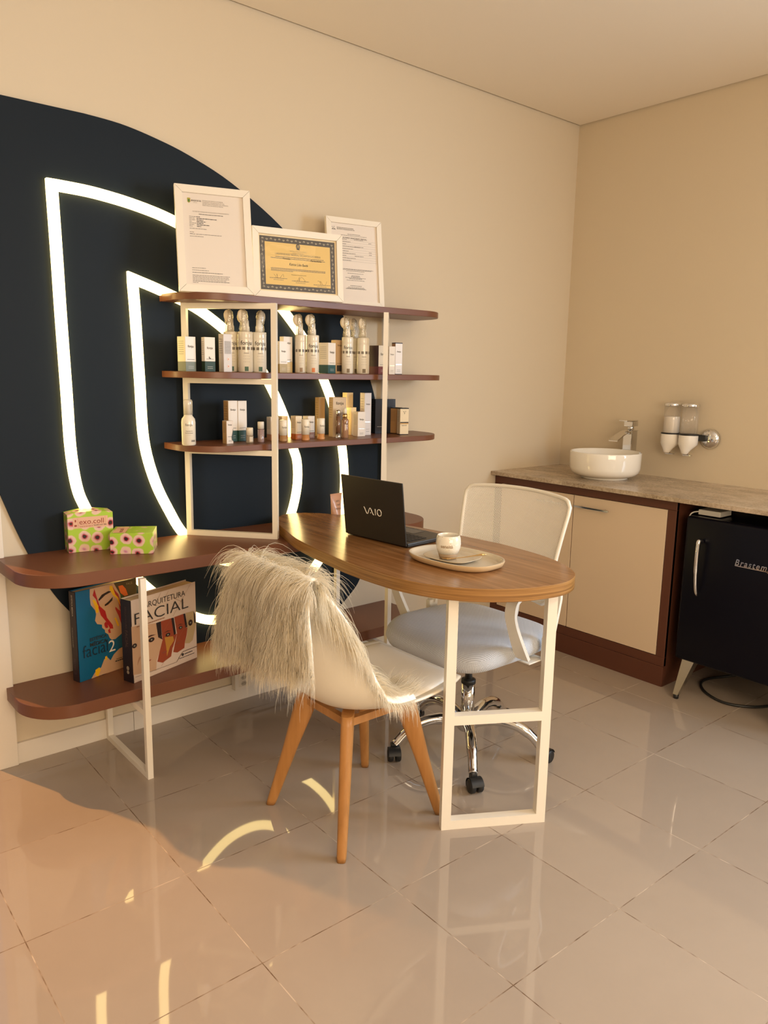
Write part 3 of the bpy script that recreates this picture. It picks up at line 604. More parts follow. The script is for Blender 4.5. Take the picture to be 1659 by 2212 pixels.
# roll-on bottle and gloss tubes
t = thing('roll_on_bottle', (-2.193, -.195, Z1+.0003), 0, 'tiny clear roll-on bottle with a white cap in front of the green-based boxes', 'bottle')
b = B(); b.lathe([(0, 0), (.0135, 0), (.0143, .003), (.0143, .027), (.012, .030), (0, .030)], thin_clear('tinted_clear', (.8, .74, .6), .15, body=.45, bcol=(.6, .5, .38)), 24); 
b.add([(.0147*cos(rad(-90)+q), .0147*sin(rad(-90)+q), zz) for q in (-.5, 0, .5) for zz in (.006, .024)], [(0, 2, 3, 1), (2, 4, 5, 3)], CW); 
for k in range(3): curved(b, .0148, '-- ---', .018-.005*k, .005, rad(-88), INK)
b.build('bottle_body', t)
B().lathe([(0, .030), (.0135, .030), (.0135, .056), (.012, .059), (0, .059)], NOZ, 24).build('bottle_cap', t)
t = thing('lip_gloss_tube', (-2.143, -.195, Z1+.0003), 0, 'lilac gloss tube with a white cap, alone left of the frame post', 'gloss tube')
B().lathe([(0, 0), (.0115, 0), (.0128, .005), (.0128, .050), (0, .052)], mat('lilac_gloss', (.36, .25, .24), .08, coat=1), 24).build('tube_body', t); B().lathe([(0, .0525), (.0125, .0525), (.0125, .078), (.0115, .080), (0, .080)], NOZ, 24).build('tube_cap', t)
def stick(x, y, r, h, base, label):
    t = thing('stick_tube', (x, y, Z1+.0003), 0, label, 'stick tube', 'white stick tubes on the third shelf')
    b = B(); b.lathe([(r*1.0, .024), (r, h*.985), (r*.93, h), (0, h)], NOZ, 26); curved(b, r, 'fonju', h*.62, r*.68, rad(-100), GINK)
    for k in range(3): curved(b, r, '-- ---', h*(.50-.06*k), r*.25, rad(-95), GINK)
    b.build('tube_cap', t); B().lathe([(0, 0), (r*.97, 0), (r*1.0, .002), (r, .010), (r*.9, .011), (r*.9, .024), (0, .024)], card(base), 26).build('tube_base', t)
stick(-2.041, -.195, .0157, .084, (170, 128, 84), 'white stick tube with a tan base, first right of the front post')
stick(-1.942, -.205, .0163, .085, (190, 130, 78), 'white stick tube with an orange-tan base in front of the orange boxes')
stick(-1.859, -.195, .0162, .086, (200, 140, 84), 'white stick tube standing clear, left of the tall tan boxes')
t = thing('concealer_tube', (-1.763, -.185, Z1+.0003), 0, 'slim brown tube with a silver cap in front of the window box', 'make-up tube')
B().lathe([(0, 0), (.0102, 0), (.0104, .004), (.0098, .024), (0, .025)], thin_clear('clear_base', gloss=.2), 20).build('tube_foot', t); B().lathe([(0, .018), (.0098, .018), (.0098, .092), (0, .093)], mat('brown_liquid', (.18, .09, .05), .12, coat=.8), 20).build('tube_body', t); B().lathe([(0, .093), (.0088, .093), (.0088, .115), (.006, .118), (0, .118)], CHROME, 20).build('tube_cap', t)
t = thing('dropper_bottle', (-1.728, -.185, Z1+.0003), 0, 'tan foundation bottle with a gold collar and cream dropper bulb', 'bottle')
b = B(); b.lathe([(0, 0), (.0152, 0), (.0158, .002), (.0158, .074), (.013, .080), (.008, .082), (0, .082)], mat('foundation', (.34, .18, .10), .1, coat=1), 28); curved(b, .0158, 'fonju', .058, .0075, rad(-105), INK); b.build('bottle_body', t)
B().lathe([(0, .082), (.0098, .082), (.0098, .101), (0, .1015)], GOLD, 22).build('bottle_collar', t); B().lathe([(0, .101), (.0065, .101), (.0082, .110), (.0082, .118), (.005, .1255), (0, .1265)], NOZ, 18).build('dropper_bulb', t)
# tube on the long shelf behind the laptop
t = thing('cream_tube', (-1.735, -.135, .7603), rad(8), 'peach cream tube standing on its cap behind the laptop', 'tube')
PE = mat('peach_tube', (.72, .40, .26), .22, coat=.6); b = B(); P = []
for k in range(9):
    s = k/8; z = .018+s*.095; hx = .0235+s*.011; hy = .0185*(1-s)+.0008; P.append([(hx*cos(q), hy*sin(q), z) for q in np.linspace(0, 2*pi, 28, endpoint=False)])
b.grid(P, PE, closed_u=True); b.box(-.0345, .0345, -.0012, .0012, .113, .121, PE); 
for k, s in enumerate(('pós', 'sol', 'hidrata')): b.text(s, 0, .086-.016*k, .013, INK, y=-.021+.004*(2-k)*1.2, align='C')
b.build('tube_body', t); B().lathe([(0, 0), (.0205, 0), (.022, .002), (.0225, .018), (0, .0185)], PE, 28).build('tube_cap', t)

# two flowered boxes on the long shelf
FLW = flower_mat(); PINK = card((226, 180, 150)); RINK = card((150, 60, 40))
b = B(); b.box(0, .153, 0, .082, 0, .135, FLW, .0008, 1)
b.poly([(.018, .085), (.135, .085), (.135, .124), (.018, .124)], PINK, -.0006); b.text('exo.coll', .039, .099, .026, RINK, y=-.0012, width=.082); b.greek(.039, .090, .045, .0016, RINK, y=-.0011, seed=3); b.text('hustle your skin', .087, .0905, .0068, INK, y=-.0012, shear=.4)
b.poly([(.034, .087), (.0345, .087), (.0345, .120), (.034, .120)], RINK, -.0011); b.poly([(.126, .09), (.1264, .09), (.1264, .122), (.126, .122)], RINK, -.0011); b.poly([(.035, .0955), (.124, .0955), (.124, .096), (.035, .096)], RINK, -.0011)
b.greek(.022, .092, .008, .006, RINK, y=-.0011, seed=8); b.greek(.024, .108, .005, .008, RINK, y=-.0011, seed=2)
arc = [(0, .082*0)]; 
n_ = 12; vs = []
for k in range(n_+1):
    s = k/n_; z = .1352+.008*sin(pi*s); vs += [(.153*s, .0, z), (.153*s, .082, z)]
b.add(vs, [(2*k, 2*k+2, 2*k+3, 2*k+1) for k in range(n_)], FLW, True); b.add([vs[2*k] for k in range(n_+1)]+[(.153, 0, .1345), (0, 0, .1345)], [tuple(range(n_+3))[::-1]], FLW)
tag(b.build('flowered_box', loc=(-2.852, -.082, .7603), rot=(0, 0, rad(-7.9))), 'taller lime and pink flowered carton with red lettering, left one on the long shelf', 'box', 'lime flowered cartons on the long shelf')
b = B(); b.box(0, .144, 0, .125, 0, .074, FLW, .0008, 1)
Mt = Matrix.Translation((0, 0, .0745)) @ Matrix(((1, 0, 0, 0), (0, 0, 1, 0), (0, -1, 0, 0), (0, 0, 0, 1)))
T0 = b.T; b.T = T0 @ Matrix(((0, 0, 1, .006), (-1, 0, 0, .115), (0, 0, 0, .0746), (0, 0, 0, 1))) if False else T0
b.add([(.008, .01, .0746), (.05, .01, .0746), (.05, .115, .0746), (.008, .115, .0746)], [(0, 1, 2, 3)], PINK)
b.T = T0
b.add([(.052, .01, .0748), (.0527, .01, .0748), (.0527, .115, .0748), (.052, .115, .0748)], [(0, 1, 2, 3)], RINK)
tv, tf, ta, tb = text_geo('exo.coll'); b.add([(.038-p[1]*.022, .02+(p[0]-ta)*.019, .0749) for p in tv], tf, RINK)
tag(b.build('flowered_box', loc=(-2.744, -.182, .7603), rot=(0, 0, rad(-30))), 'lower lime and pink flowered carton lying flat beside the taller one', 'box', 'lime flowered cartons on the long shelf')

# ------------------------------------------------------------------ books on the lower shelf
CC = {'brown': (74, 58, 30), 'skin': (196, 158, 124), 'red': (168, 30, 34), 'dark': (34, 20, 16), 'yellow': (232, 178, 20), 'green': (50, 84, 40), 'orange': (222, 104, 30), 'muscle': (150, 66, 36), 'ochre': (184, 130, 50), 'bone': (186, 160, 116), 'brow': (74, 40, 22)}
ARTA = [('brown',[(0.619,0.996),(1,1),(0.994,0.737),(0.767,0.633),(0.721,0.846)]),
('skin',[(0.233,0.998),(0.619,0.999),(0.721,0.846),(0.767,0.633),(0.764,0.421),(0.608,0.362),(0.543,0.366),(0.512,0.393),(0.491,0.438),(0.442,0.472),(0.439,0.502),(0.399,0.533),(0.397,0.569),(0.32,0.592),(0.291,0.636),(0.313,0.702),(0.298,0.752),(0.235,0.822),(0.227,0.911)]),
('red',[(0.434,0.574),(0.462,0.593),(0.488,0.564),(0.495,0.515),(0.458,0.516),(0.437,0.544)]),('red',[(0.489,0.486),(0.522,0.504),(0.533,0.448),(0.501,0.451)]),
('dark',[(0.455,0.784),(0.52,0.809),(0.594,0.85),(0.583,0.81),(0.509,0.775),(0.458,0.766)]),('dark',[(0.359,0.86),(0.416,0.904),(0.526,0.927),(0.579,0.912),(0.469,0.889),(0.404,0.858),(0.367,0.841)]),
('red',[(0.273,0.921),(0.304,0.987),(0.334,0.894),(0.373,0.786),(0.46,0.712),(0.483,0.631),(0.57,0.531),(0.577,0.488),(0.522,0.498),(0.471,0.585),(0.385,0.678),(0.346,0.791),(0.324,0.866)]),
('yellow',[(0.261,0.876),(0.305,0.863),(0.355,0.79),(0.35,0.714),(0.314,0.72),(0.3,0.787)]),
('red',[(0.574,1),(0.633,0.915),(0.685,0.864),(0.725,0.725),(0.755,0.55),(0.762,0.494),(0.716,0.509),(0.675,0.613),(0.624,0.707),(0.629,0.73),(0.678,0.685),(0.704,0.668),(0.681,0.769),(0.615,0.918)]),
('yellow',[(0.546,0.978),(0.591,0.976),(0.631,0.874),(0.683,0.823),(0.715,0.714),(0.656,0.821),(0.595,0.868),(0.544,0.942)]),('green',[(0.689,0.954),(0.756,0.816),(0.761,0.706),(0.722,0.774),(0.721,0.846)]),
('orange',[(0.689,0.954),(0.761,0.954),(0.813,0.903),(0.847,0.825),(0.792,0.822),(0.721,0.87)]),('yellow',[(0.601,0.603),(0.628,0.604),(0.675,0.505),(0.651,0.5)]),
('skin',[(1,0.33),(0.767,0.251),(0.658,0.237),(0.562,0.191),(0.502,0.132),(0.406,0.093),(0.334,0.008),(0.448,0.001),(1,0.001)]),('skin',[(0.181,0.001),(0.242,0.057),(0.349,0.093),(0.401,0.171),(0.449,0.191),(0.512,0.13),(0.461,0.069),(0.353,0.004)]),
('yellow',[(0.253,0.084),(0.321,0.099),(0.338,0.066),(0.295,0.001),(0.249,0.02)]),('yellow',[(0.417,0.198),(0.45,0.2),(0.452,0.166),(0.423,0.149)])]
ARTB = [('skin',[(0.0,0.69),(0.359,0.636),(0.384,0.45),(0.448,0.411),(0.438,0.348),(0.394,0.26),(0.35,0.181),(0.337,0.052),(0,0.104)]),('dark',[(0.359,0.636),(0.431,0.637),(0.441,0.434),(0.448,0.405),(0.384,0.45)]),
('muscle',[(0.431,0.637),(0.593,0.634),(0.628,0.413),(0.677,0.413),(0.643,0.334),(0.6,0.252),(0.573,0.152),(0.439,0.113),(0.357,0.152),(0.394,0.26),(0.448,0.398)]),('ochre',[(0.481,0.422),(0.612,0.398),(0.627,0.339),(0.559,0.278),(0.507,0.173),(0.502,0.282)]),
('dark',[(0.593,0.634),(0.633,0.63),(0.661,0.418),(0.628,0.407)]),('muscle',[(0.641,0.634),(0.786,0.636),(0.817,0.448),(0.849,0.445),(0.832,0.353),(0.798,0.26),(0.789,0.194),(0.673,0.169),(0.607,0.196),(0.651,0.332),(0.677,0.413)]),
('dark',[(0.786,0.636),(0.818,0.634),(0.849,0.452),(0.817,0.448)]),('bone',[(0.827,0.638),(0.956,0.63),(0.988,0.467),(0.971,0.381),(0.93,0.254),(0.872,0.23),(0.798,0.253),(0.84,0.351),(0.849,0.452)]),
('dark',[(0.956,0.63),(0.98,0.581),(0.988,0.46),(0.963,0.474)]),('brow',[(0.191,0.503),(0.273,0.514),(0.354,0.498),(0.28,0.495),(0.199,0.485)]),('brow',[(0.47,0.48),(0.53,0.495),(0.59,0.478),(0.53,0.482)]),('brow',[(0.68,0.51),(0.73,0.525),(0.78,0.505),(0.73,0.513)])]
def put_art(b, art, w, h, y0):
    for k, (c, pp) in enumerate(art): b.poly([(u*w, v*h) for u, v in pp], card(CC[c]), y0-.00008*k)
def book(name, x, y, a, w, h, th, cover, spine, pages, label, fill, tilt=0):
    t = thing(name, (x, y, .2973), rad(a), label, 'book'); t.rotation_euler = (0, 0, rad(a))
    b = B(); b.box(0, w, 0, .0025, 0, h, cover, .0006, 1); fill(b, w, h, th)
    b.box(0, w, th-.0025, th, 0, h, cover, .0006, 1); b.box(-.0006, .003, .0, th, 0, h, spine, .0006, 1); b.build('book_cover', t)
    B().box(.003, w-.004, .0025, th-.0025, .003, h-.004, pages).build('page_block', t)
def fa(b, w, h, th):
    put_art(b, ARTA, w, h, -.0003); y = -.0025
    b.text('ESTÉTICA', .19*w, .422*h, .0165, INK, y, bold=.02, width=.27*w); b.text('MÉDICA', .19*w, .362*h, .019, INK, y, bold=.02, width=.27*w)
    b.text('facial', .07*w, .255*h, .066, mat('navy_ink', (.005, .02, .04), .5), y, bold=-.006, width=.40*w); b.text('2', .485*w, .235*h, .062, CW, y)
    b.text('FACE', .82*w, .945*h, .012, card((160, 140, 100)), y); b.greek(.60*w, .125*h, .3*w, .002, INK, y); b.greek(.58*w, .10*h, .4*w, .004, INK, y, seed=2)
    M = Matrix(((0, 0, -1, 0), (0, 1, 0, 0), (1, 0, 0, 0), (0, 0, 0, 1)))
    spine_text(b, 'ESTÉTICA MÉDICA', h*.96, h*.73, th, .011, card((200, 190, 170))); spine_text(b, 'PATRÍCIA LEITE NOGUEIRA', h*.60, h*.38, th, .006, card((180, 170, 150)), .006); spine_text(b, 'facial 2', h*.26, h*.08, th, .017, card((70, 60, 70)))
def spine_text(b, s, ztop, zbot, th, size, m, off=.0):
    tv, tf, ta, tb = text_geo(s, .005); k = (ztop-zbot)/(tb-ta); yc = th/2
    b.add([(-.0012, yc+size*.35-p[1]*size+off, ztop-(p[0]-ta)*k) for p in tv], [tuple(f) for f in tf], m)
def fb(b, w, h, th):
    put_art(b, ARTB, w, h, -.0003); y = -.0025; br = card((150, 100, 64)); dk_ = card((70, 34, 22))
    for cx, cz, rx, rz in ((.279, .453, .045, .028), (.531, .442, .036, .022), (.735, .475, .028, .02), (.898, .493, .035, .04), (.03, .453, .035, .028)):
        b.poly([(cx*w+rx*w*cos(q), cz*h+rz*h*sin(q)) for q in np.linspace(0, 2*pi, 16, endpoint=False)], card((48, 28, 20)), y+.0008); b.poly([(cx*w+.012*w*cos(q), cz*h+.010*h*sin(q)) for q in np.linspace(0, 2*pi, 10, endpoint=False)], card((150, 150, 130)), y+.0006)
    for cx, cz, r in ((.219, .207, .05), (.468, .238, .05), (.691, .292, .04)): b.poly([(cx*w-r*w, cz*h), (cx*w, cz*h+.014*h), (cx*w+r*w, cz*h+.004*h), (cx*w, cz*h-.016*h)], card((140, 70, 50)), y+.0008)
    b.poly([(.06*w, .205*h), (.09*w, .29*h), (.115*w, .3*h), (.10*w, .27*h)], card((170, 124, 92)), y+.001)
    def ln(p, q, m, k=.0004):
        a = Vector((p[0]*w, p[1]*h)); e = Vector((q[0]*w, q[1]*h)); n = (e-a).normalized(); n = Vector((-n.y, n.x))*k; b.poly([tuple(a+n), tuple(a-n), tuple(e-n), tuple(e+n)], m, y)
    for p, q in (((.443, .995), (.393, .927)), ((.917, .996), (.617, .654)), ((.413, .081), (.915, .572)), ((.384, .43), (.584, .623)), ((.56, .99), (.50, .91)), ((.25, .60), (.10, .70)), ((.6, .9), (.8, .78))): ln(p, q, br)
    ln((.65, .053), (.755, .156), dk_, .0009); ln((.755, .156), (1, .154), dk_, .0009); ln((.021, .071), (.65, .053), dk_)
    b.text('ARQUITETURA', .184*w, .865*h, .030, INK, y, bold=-.006, width=.637*w); b.text('FACIAL', .045*w, .70*h, .060, INK, y, bold=-.010, width=.822*w)
    b.greek(.07*w, .665*h, .42*w, .003, br, y, word=(.006, .014)); b.poly([(.755*w+.005*cos(q), .118*h+.006*sin(q)) for q in np.linspace(0, 2*pi, 14, endpoint=False)], INK, y); b.greek(.785*w, .112*h, .13*w, .003, INK, y); b.greek(.70*w, .078*h, .25*w, .002, INK, y, seed=4)
    g = card((84, 62, 50)); spine_text(b, 'ARQUITETURA', h*.92, h*.65, th, .011, g); spine_text(b, 'FACIAL', h*.63, h*.42, th, .02, g)
    b.add([(-.0012, th/2+.007*cos(q), h*.17+.008*sin(q)) for q in np.linspace(0, 2*pi, 14, endpoint=False)], [tuple(range(14))], card((150, 136, 116))); b.add([(-.0012, th/2+.007*cos(q), h*.12+.007*sin(q)) for q in np.linspace(0, 2*pi, 6, endpoint=False)], [tuple(range(6))], card((150, 136, 116)))
PG = card((204, 176, 140), .8)
book('book', -2.856, -.128, 14.5, .255, .332, .036, card((6, 92, 130)), card((36, 22, 28)), PG, 'thick book with a bright blue cover showing a paint-streaked face, left one of two', fa)
book('book', -2.708, -.250, 18, .308, .305, .052, card((214, 192, 172)), card((30, 14, 12)), PG, 'thick pale book with a row of four faces on its cover, right one of two', fb)

# ------------------------------------------------------------------ framed documents on the top shelf
def doc_frame(x, y, yaw, tilt, w, h, bw, label, paper, fill):
    t = thing('document_frame', (x, y, Z3+.0006), 0, label, 'picture frame', 'white framed documents on the top shelf'); t.rotation_euler = (rad(-tilt), 0, rad(yaw))
    b = B(); D = .016
    for (a, c, e, f) in (((0, 0), (w, 0), (w-bw, bw), (bw, bw)), ((w, 0), (w, h), (w-bw, h-bw), (w-bw, bw)), ((w, h), (0, h), (bw, h-bw), (w-bw, h-bw)), ((0, h), (0, 0), (bw, bw), (bw, h-bw))):
        q = [a, c, e, f]; cx = sum(p[0] for p in q)/4; cz = sum(p[1] for p in q)/4; q = [(p[0]+(cx-p[0])*.004, p[1]+(cz-p[1])*.004) for p in q]
        vs = [(p[0], 0, p[1]) for p in q]+[(p[0], D, p[1]) for p in q]
        b.add(vs, [(0, 1, 2, 3), (7, 6, 5, 4), (0, 4, 5, 1), (1, 5, 6, 2), (2, 6, 7, 3), (3, 7, 4, 0)], STEEL)
    b.build('frame_border', t)
    b = B(); b.box(bw-.004, w-bw+.004, .009, .013, bw-.004, h-bw+.004, paper); fill(b, w, h, bw); b.build('document_sheet', t)
    b = B(); g = thin_clear('picture_glass', gloss=.0, rough=.02, wav=(9, .12), fres=.14) if 'picture_glass' not in MC else MC['picture_glass']; MC['picture_glass'] = g
    b.box(bw-.003, w-bw+.003, .0045, .006, bw-.003, h-bw+.003, g); b.build('glass_pane', t)
PAPER = card((232, 222, 212), .6); CREAM = card((226, 192, 118), .5)
Y_ = .0086
def d1(b, w, h, bw):
    def P(u, v): return bw+u*(w-2*bw), bw+v*(h-2*bw)
    W_ = w-2*bw; x, z = P(.085, .905); b.poly([(x, z), (x+.005, z-.004), (x+.010, z), (x+.0105, z+.014), (x-.0005, z+.014)], card((170, 160, 60)), Y_); b.poly([(x+.002, z+.002), (x+.005, z-.001), (x+.008, z+.002), (x+.008, z+.009), (x+.002, z+.009)], card((70, 120, 60)), Y_-.0002)
    x, z = P(.14, .915); b.text('JARAGUÁ DO SUL', x, z, .0078, INK, Y_, bold=.02, width=.17*W_); x, z = P(.18, .900); b.text('prefeitura', x, z, .0035, GINK, Y_)
    for k, s in enumerate(('ESTADO DE SANTA CATARINA', 'MUNICÍPIO DE JARAGUÁ DO SUL', 'SECRETARIA MUNICIPAL DA FAZENDA', 'DIRETORIA DE RECEITA FISCAL')): x, z = P(.33, .925-.017*k); b.text(s, x, z, .0052, GINK, Y_)
    x, z = P(.46, .80); b.text('ALVARÁ DE LICENÇA DE LOCALIZAÇÃO E FUNCIONAMENTO', x, z, .0052, GINK, Y_, 'C', width=.6*W_); x, z = P(.46, .775); b.greek(x-.2*W_, z, .4*W_, .0022, GINK, Y_)
    for k, (l, r) in enumerate(((.13, .06), (.09, .33), (.10, .11), (.04, .15), (.11, .11), (.08, .21), (.05, .07))):
        x, z = P(.10, .745-.0175*k); b.greek(x, z, l*W_, .0016, GINK, Y_, k); x, z = P(.22, .745-.0175*k); b.greek(x, z, r*W_, .0022, INK, Y_, k+3)
    for u, v, l, m in ((.10, .615, .28, GINK), (.10, .575, .07, GINK), (.10, .555, .09, INK), (.20, .555, .42, GINK), (.10, .53, .22, GINK), (.11, .185, .22, GINK), (.11, .160, .27, GINK), (.11, .135, .5, INK), (.11, .105, .62, GINK), (.11, .089, .6, GINK), (.11, .073, .6, GINK), (.11, .057, .55, GINK), (.11, .041, .61, INK), (.11, .025, .09, GINK)):
        x, z = P(u, v); b.greek(x, z, l*W_, .0016, m, Y_, int(v*99))
def d2(b, w, h, bw):
    W_, H_ = w-2*bw, h-2*bw
    def P(u, v): return bw+u*W_, bw+v*H_
    DK = card((84, 78, 72)); LT_ = card((214, 200, 170)); o = .006; q = .020
    def R(x0, x1, z0, z1, m, y): b.poly([(x0, z0), (x1, z0), (x1, z1), (x0, z1)], m, y)
    R(bw-.001, w-bw+.001, bw-.001, h-bw+.001, card((232, 214, 176)), Y_+.0002)
    R(bw+o, w-bw-o, bw+o, h-bw-o, DK, Y_); R(bw+o+q, w-bw-o-q, bw+o+q, h-bw-o-q, CREAM, Y_-.0003)
    def leaf(cx, cz, ang, s=.007):
        for d_ in (-.7, 0, .7):
            a = ang+d_; ex, ez = cx+s*cos(a), cz+s*sin(a); nx, nz = -sin(a)*.0007, cos(a)*.0007; mx, mz = (cx+ex)/2, (cz+ez)/2
            b.poly([(cx, cz), (mx+nx, mz+nz), (ex, ez), (mx-nx, mz-nz)], LT_, Y_-.0005)
    nx_ = 18
    for k in range(nx_):
        x = bw+o+.012+k*(W_-2*o-.024)/(nx_-1); s = 1 if k % 2 else -1
        for zc in (bw+o+q/2, h-bw-o-q/2): leaf(x, zc-s*.005, s*pi/2, .009)
    for k in range(11):
        z = bw+o+.022+k*(H_-2*o-.044)/10; s = 1 if k % 2 else -1
        for xc in (bw+o+q/2, w-bw-o-q/2): leaf(xc-s*.005, z, 0 if s > 0 else pi, .009)
    x, z = P(.5, .83); b.poly([(x+.0085*cos(a), z+.0105*sin(a)) for a in np.linspace(0, 2*pi, 22, endpoint=False)], DK, Y_-.0006); b.poly([(x+.005*cos(a), z+.001+.006*sin(a)) for a in np.linspace(0, 2*pi, 10, endpoint=False)], card((150, 130, 86)), Y_-.0008); b.poly([(x-.007, z-.012), (x+.007, z-.012), (x+.005, z-.009), (x-.005, z-.009)], DK, Y_-.0009)
    y = Y_-.0006
    for s, v, sz, m, wd in (('República Federativa do Brasil', .735, .0055, GINK, None), ('Ministério da Educação', .705, .005, GINK, None), ('UNIVERSIDADE FEDERAL DE SANTA CATARINA', .66, .0105, GINK, .58*W_), ('Karine Lika Ikeda', .485, .0135, INK, .24*W_)):
        x, z = P(.5, v); b.text(s, x, z, sz, m, y, 'C', bold=.01 if m is INK else 0, shear=.3 if m is INK else 0, width=wd)
    for v, l in ((.622, .62), (.595, .70), (.415, .70), (.394, .70), (.373, .28)): x, z = P(.5-(.35 if l != .62 else .29), v); b.greek(x, z, l*W_, .0022, GINK, y, int(v*100))
    x, z = P(.30, .588); b.text('Farmácia', x, z, .0085, INK, y, bold=.02, shear=.3); x, z = P(.66, .588); b.text('Farmacêutica', x, z, .0085, INK, y, bold=.02, shear=.3)
    x, z = P(.5, .315); b.text('Florianópolis, 20 de abril de 2016', x, z, .0045, INK, y, 'C')
    for u, v in ((.24, .24), (.52, .21), (.80, .17)):
        x, z = P(u, v); b.greek(x-.035, z, .07, .0018, GINK, y, int(u*9)); b.greek(x-.02, z-.006, .04, .0014, GINK, y, 4)
        b.tube([(x-.018+.036*t+.006*sin(9*t), y-.0002, z+.008+.008*sin(14*t+u*9)) for t in np.linspace(0, 1, 30)], .00035, GINK, 4)
def d3(b, w, h, bw):
    W_, H_ = w-2*bw, h-2*bw
    def P(u, v): return bw+u*W_, bw+v*H_
    for dx, dz in ((0, 0), (.004, .005), (-.004, .004), (.005, -.002), (-.003, -.003)): x, z = P(.06, .935); b.poly([(x+dx+.0017*cos(a), z+dz+.0017*sin(a)) for a in np.linspace(0, 2*pi, 8, endpoint=False)], GINK, Y_)
    x, z = P(.14, .94); b.text('ESTADO DE SANTA CATARINA', x, z, .0055, INK, Y_, bold=.01); x, z = P(.14, .922); b.text('MUNICÍPIO DE JARAGUÁ DO SUL', x, z, .0055, INK, Y_, bold=.01); x, z = P(.03, .915); b.greek(x, z, .08*W_, .002, INK, Y_)
    x, z = P(.5, .87); b.greek(x-.14*W_, z, .28*W_, .0018, GINK, Y_); x, z = P(.5, .852); b.greek(x-.28*W_, z, .56*W_, .0016, GINK, Y_, 3)
    x, z = P(.52, .815); b.text('ALVARÁ SANITÁRIO INICIAL', x, z, .0082, INK, Y_, 'C', bold=.02, spacing=1.1)
    for k in range(10):
        x, z = P(.02, .795-.030*k); b.poly([(x, z), (x+.96*W_, z), (x+.96*W_, z+.0004), (x, z+.0004)], GINK, Y_)
        b.greek(x+.2*W_, z+.002, (.12, .2, .1, .4, .25, .15, .3, .1, .3, .2)[k]*W_, .0018, GINK, Y_, k)
        if k in (0, 3, 7): b.greek(x+.48*W_, z+.003, .2*W_, .0018, GINK, Y_, k+5)
        if k in (1, 5, 6): b.greek(x+.80*W_, z+.003, .06*W_, .002, GINK, Y_, k+7)
    for v, l in ((.42, .8), (.41, .7), (.395, .4), (.365, .35), (.335, .18), (.322, .2), (.309, .45), (.296, .28), (.275, .4), (.205, .25), (.185, .35), (.172, .4), (.165, .45)):
        x, z = P(.5, v); b.greek(x-l*W_/2, z, l*W_, .0017, GINK if l > .3 else INK, Y_, int(v*999))
doc_frame(-2.466, -.198, -17.9, 9.5, .265, .372, .026, 'white framed certificate, tallest and leftmost on the top shelf', PAPER, d1)
doc_frame(-2.183, -.226, -11, 4.1, .366, .254, .024, 'white framed landscape diploma on yellow paper with a dark ornamental border', CREAM, d2)
doc_frame(-1.777, -.142, -10.3, 7.0, .258, .360, .022, 'white framed printed form standing behind the yellow diploma', PAPER, d3)

# ------------------------------------------------------------------ wall socket box
t = thing('socket_box', (-2.19, -.013, .060), 0, 'white double socket box on the baseboard under the lowest shelf', 'wall socket')
B().box(0, .082, -.030, 0, 0, .122, TRIM, .0015).build('socket_housing', t)
b = B(); b.box(.018, .064, -.0318, -.0302, .012, .068, mat('socket_plate', (.72, .66, .56), .4), .001, 1); b.build('socket_plate', t)
for k in range(2):
    b = B(); z = .026+.027*k; b.poly([(.041+.015*cos(a), z+.011*sin(a)) for a in np.linspace(0, 2*pi, 6, endpoint=False)], mat('socket_recess', (.45, .40, .33), .5), -.0322)
    for dx in (-.006, 0, .006): b.poly([(.041+dx+.0017*cos(a), z+.002*(dx == 0)+.0017*sin(a)) for a in np.linspace(0, 2*pi, 8, endpoint=False)], INK, -.0325)
    b.build('socket_outlet', t)
tag(B().box(-2.106, -1.662, -.028, -.0135, .079, .094, TRIM, .0015).build('cable_trunking'), 'white cable trunking running right from the socket box under the lowest shelf', 'trunking')

# ------------------------------------------------------------------ sink cabinet and worktop
cb = thing('base_cabinet', (-.56, -.53, 0), 0, 'brown base cabinet with two beige doors under the stone worktop', 'cabinet')
def CP(b): b.T = Matrix.Translation((.56, .53, 0))
b = B(); CP(b); b.box(-.538, -.02, -1.065, -.003, .096, .864, TERRAD); b.box(-.555, -.02, -1.067, -1.049, 0, .866, TERRAD); b.build('carcass', cb)
b = B(); CP(b); b.box(-.560, -.5385, -1.067, -.002, .824, .866, TERRAD, .001, 1); b.box(-.560, -.5385, -1.067, -.002, .097, .140, TERRAD, .001, 1); b.box(-.560, -.5385, -1.067, -1.026, .1405, .8235, TERRAD, .001, 1); b.box(-.560, -.5385, -.048, -.002, .1405, .8235, TERRAD, .001, 1); b.build('face_frame', cb)
b = B(); CP(b); b.box(-.5615, -.54, -1.066, -.002, 0, .0955, TERRAD, .001, 1); b.build('kick_plate', cb)
for y0, y1, hy in ((-1.0235, -.5225, (-.736, -.542)), (-.5175, -.051, (-.500, -.306))):
    b = B(); CP(b); b.box(-.560, -.540, y0, y1, .143, .8215, BEIGE, .001, 1); dr = b.build('cabinet_door', cb)
    b = B(); CP(b); z = .772
    b.tube([(-.5605, hy[0]+.03, z), (-.578, hy[0]+.03, z)], .004, CHROME, 8); b.tube([(-.5605, hy[1]-.03, z), (-.578, hy[1]-.03, z)], .004, CHROME, 8); b.box(-.588, -.578, hy[0], hy[1], z-.005, z+.005, CHROME, .0018, 2); b.build('handle', dr)
wt = thing('worktop', (-.3, -1, .867), 0, 'speckled beige stone worktop running along the right-hand wall', 'worktop')
b = B(); b.T = Matrix.Translation((.3, 1, -.867)); b.box(-.597, -.001, -1.95, -.001, .867, .887, STONE, .0015, 2); b.build('worktop_slab', wt)
b = B(); b.T = Matrix.Translation((.3, 1, -.867)); b.box(-.555, -.02, -1.93, -1.91, 0, .8665, TERRAD); b.build('end_panel', wt)
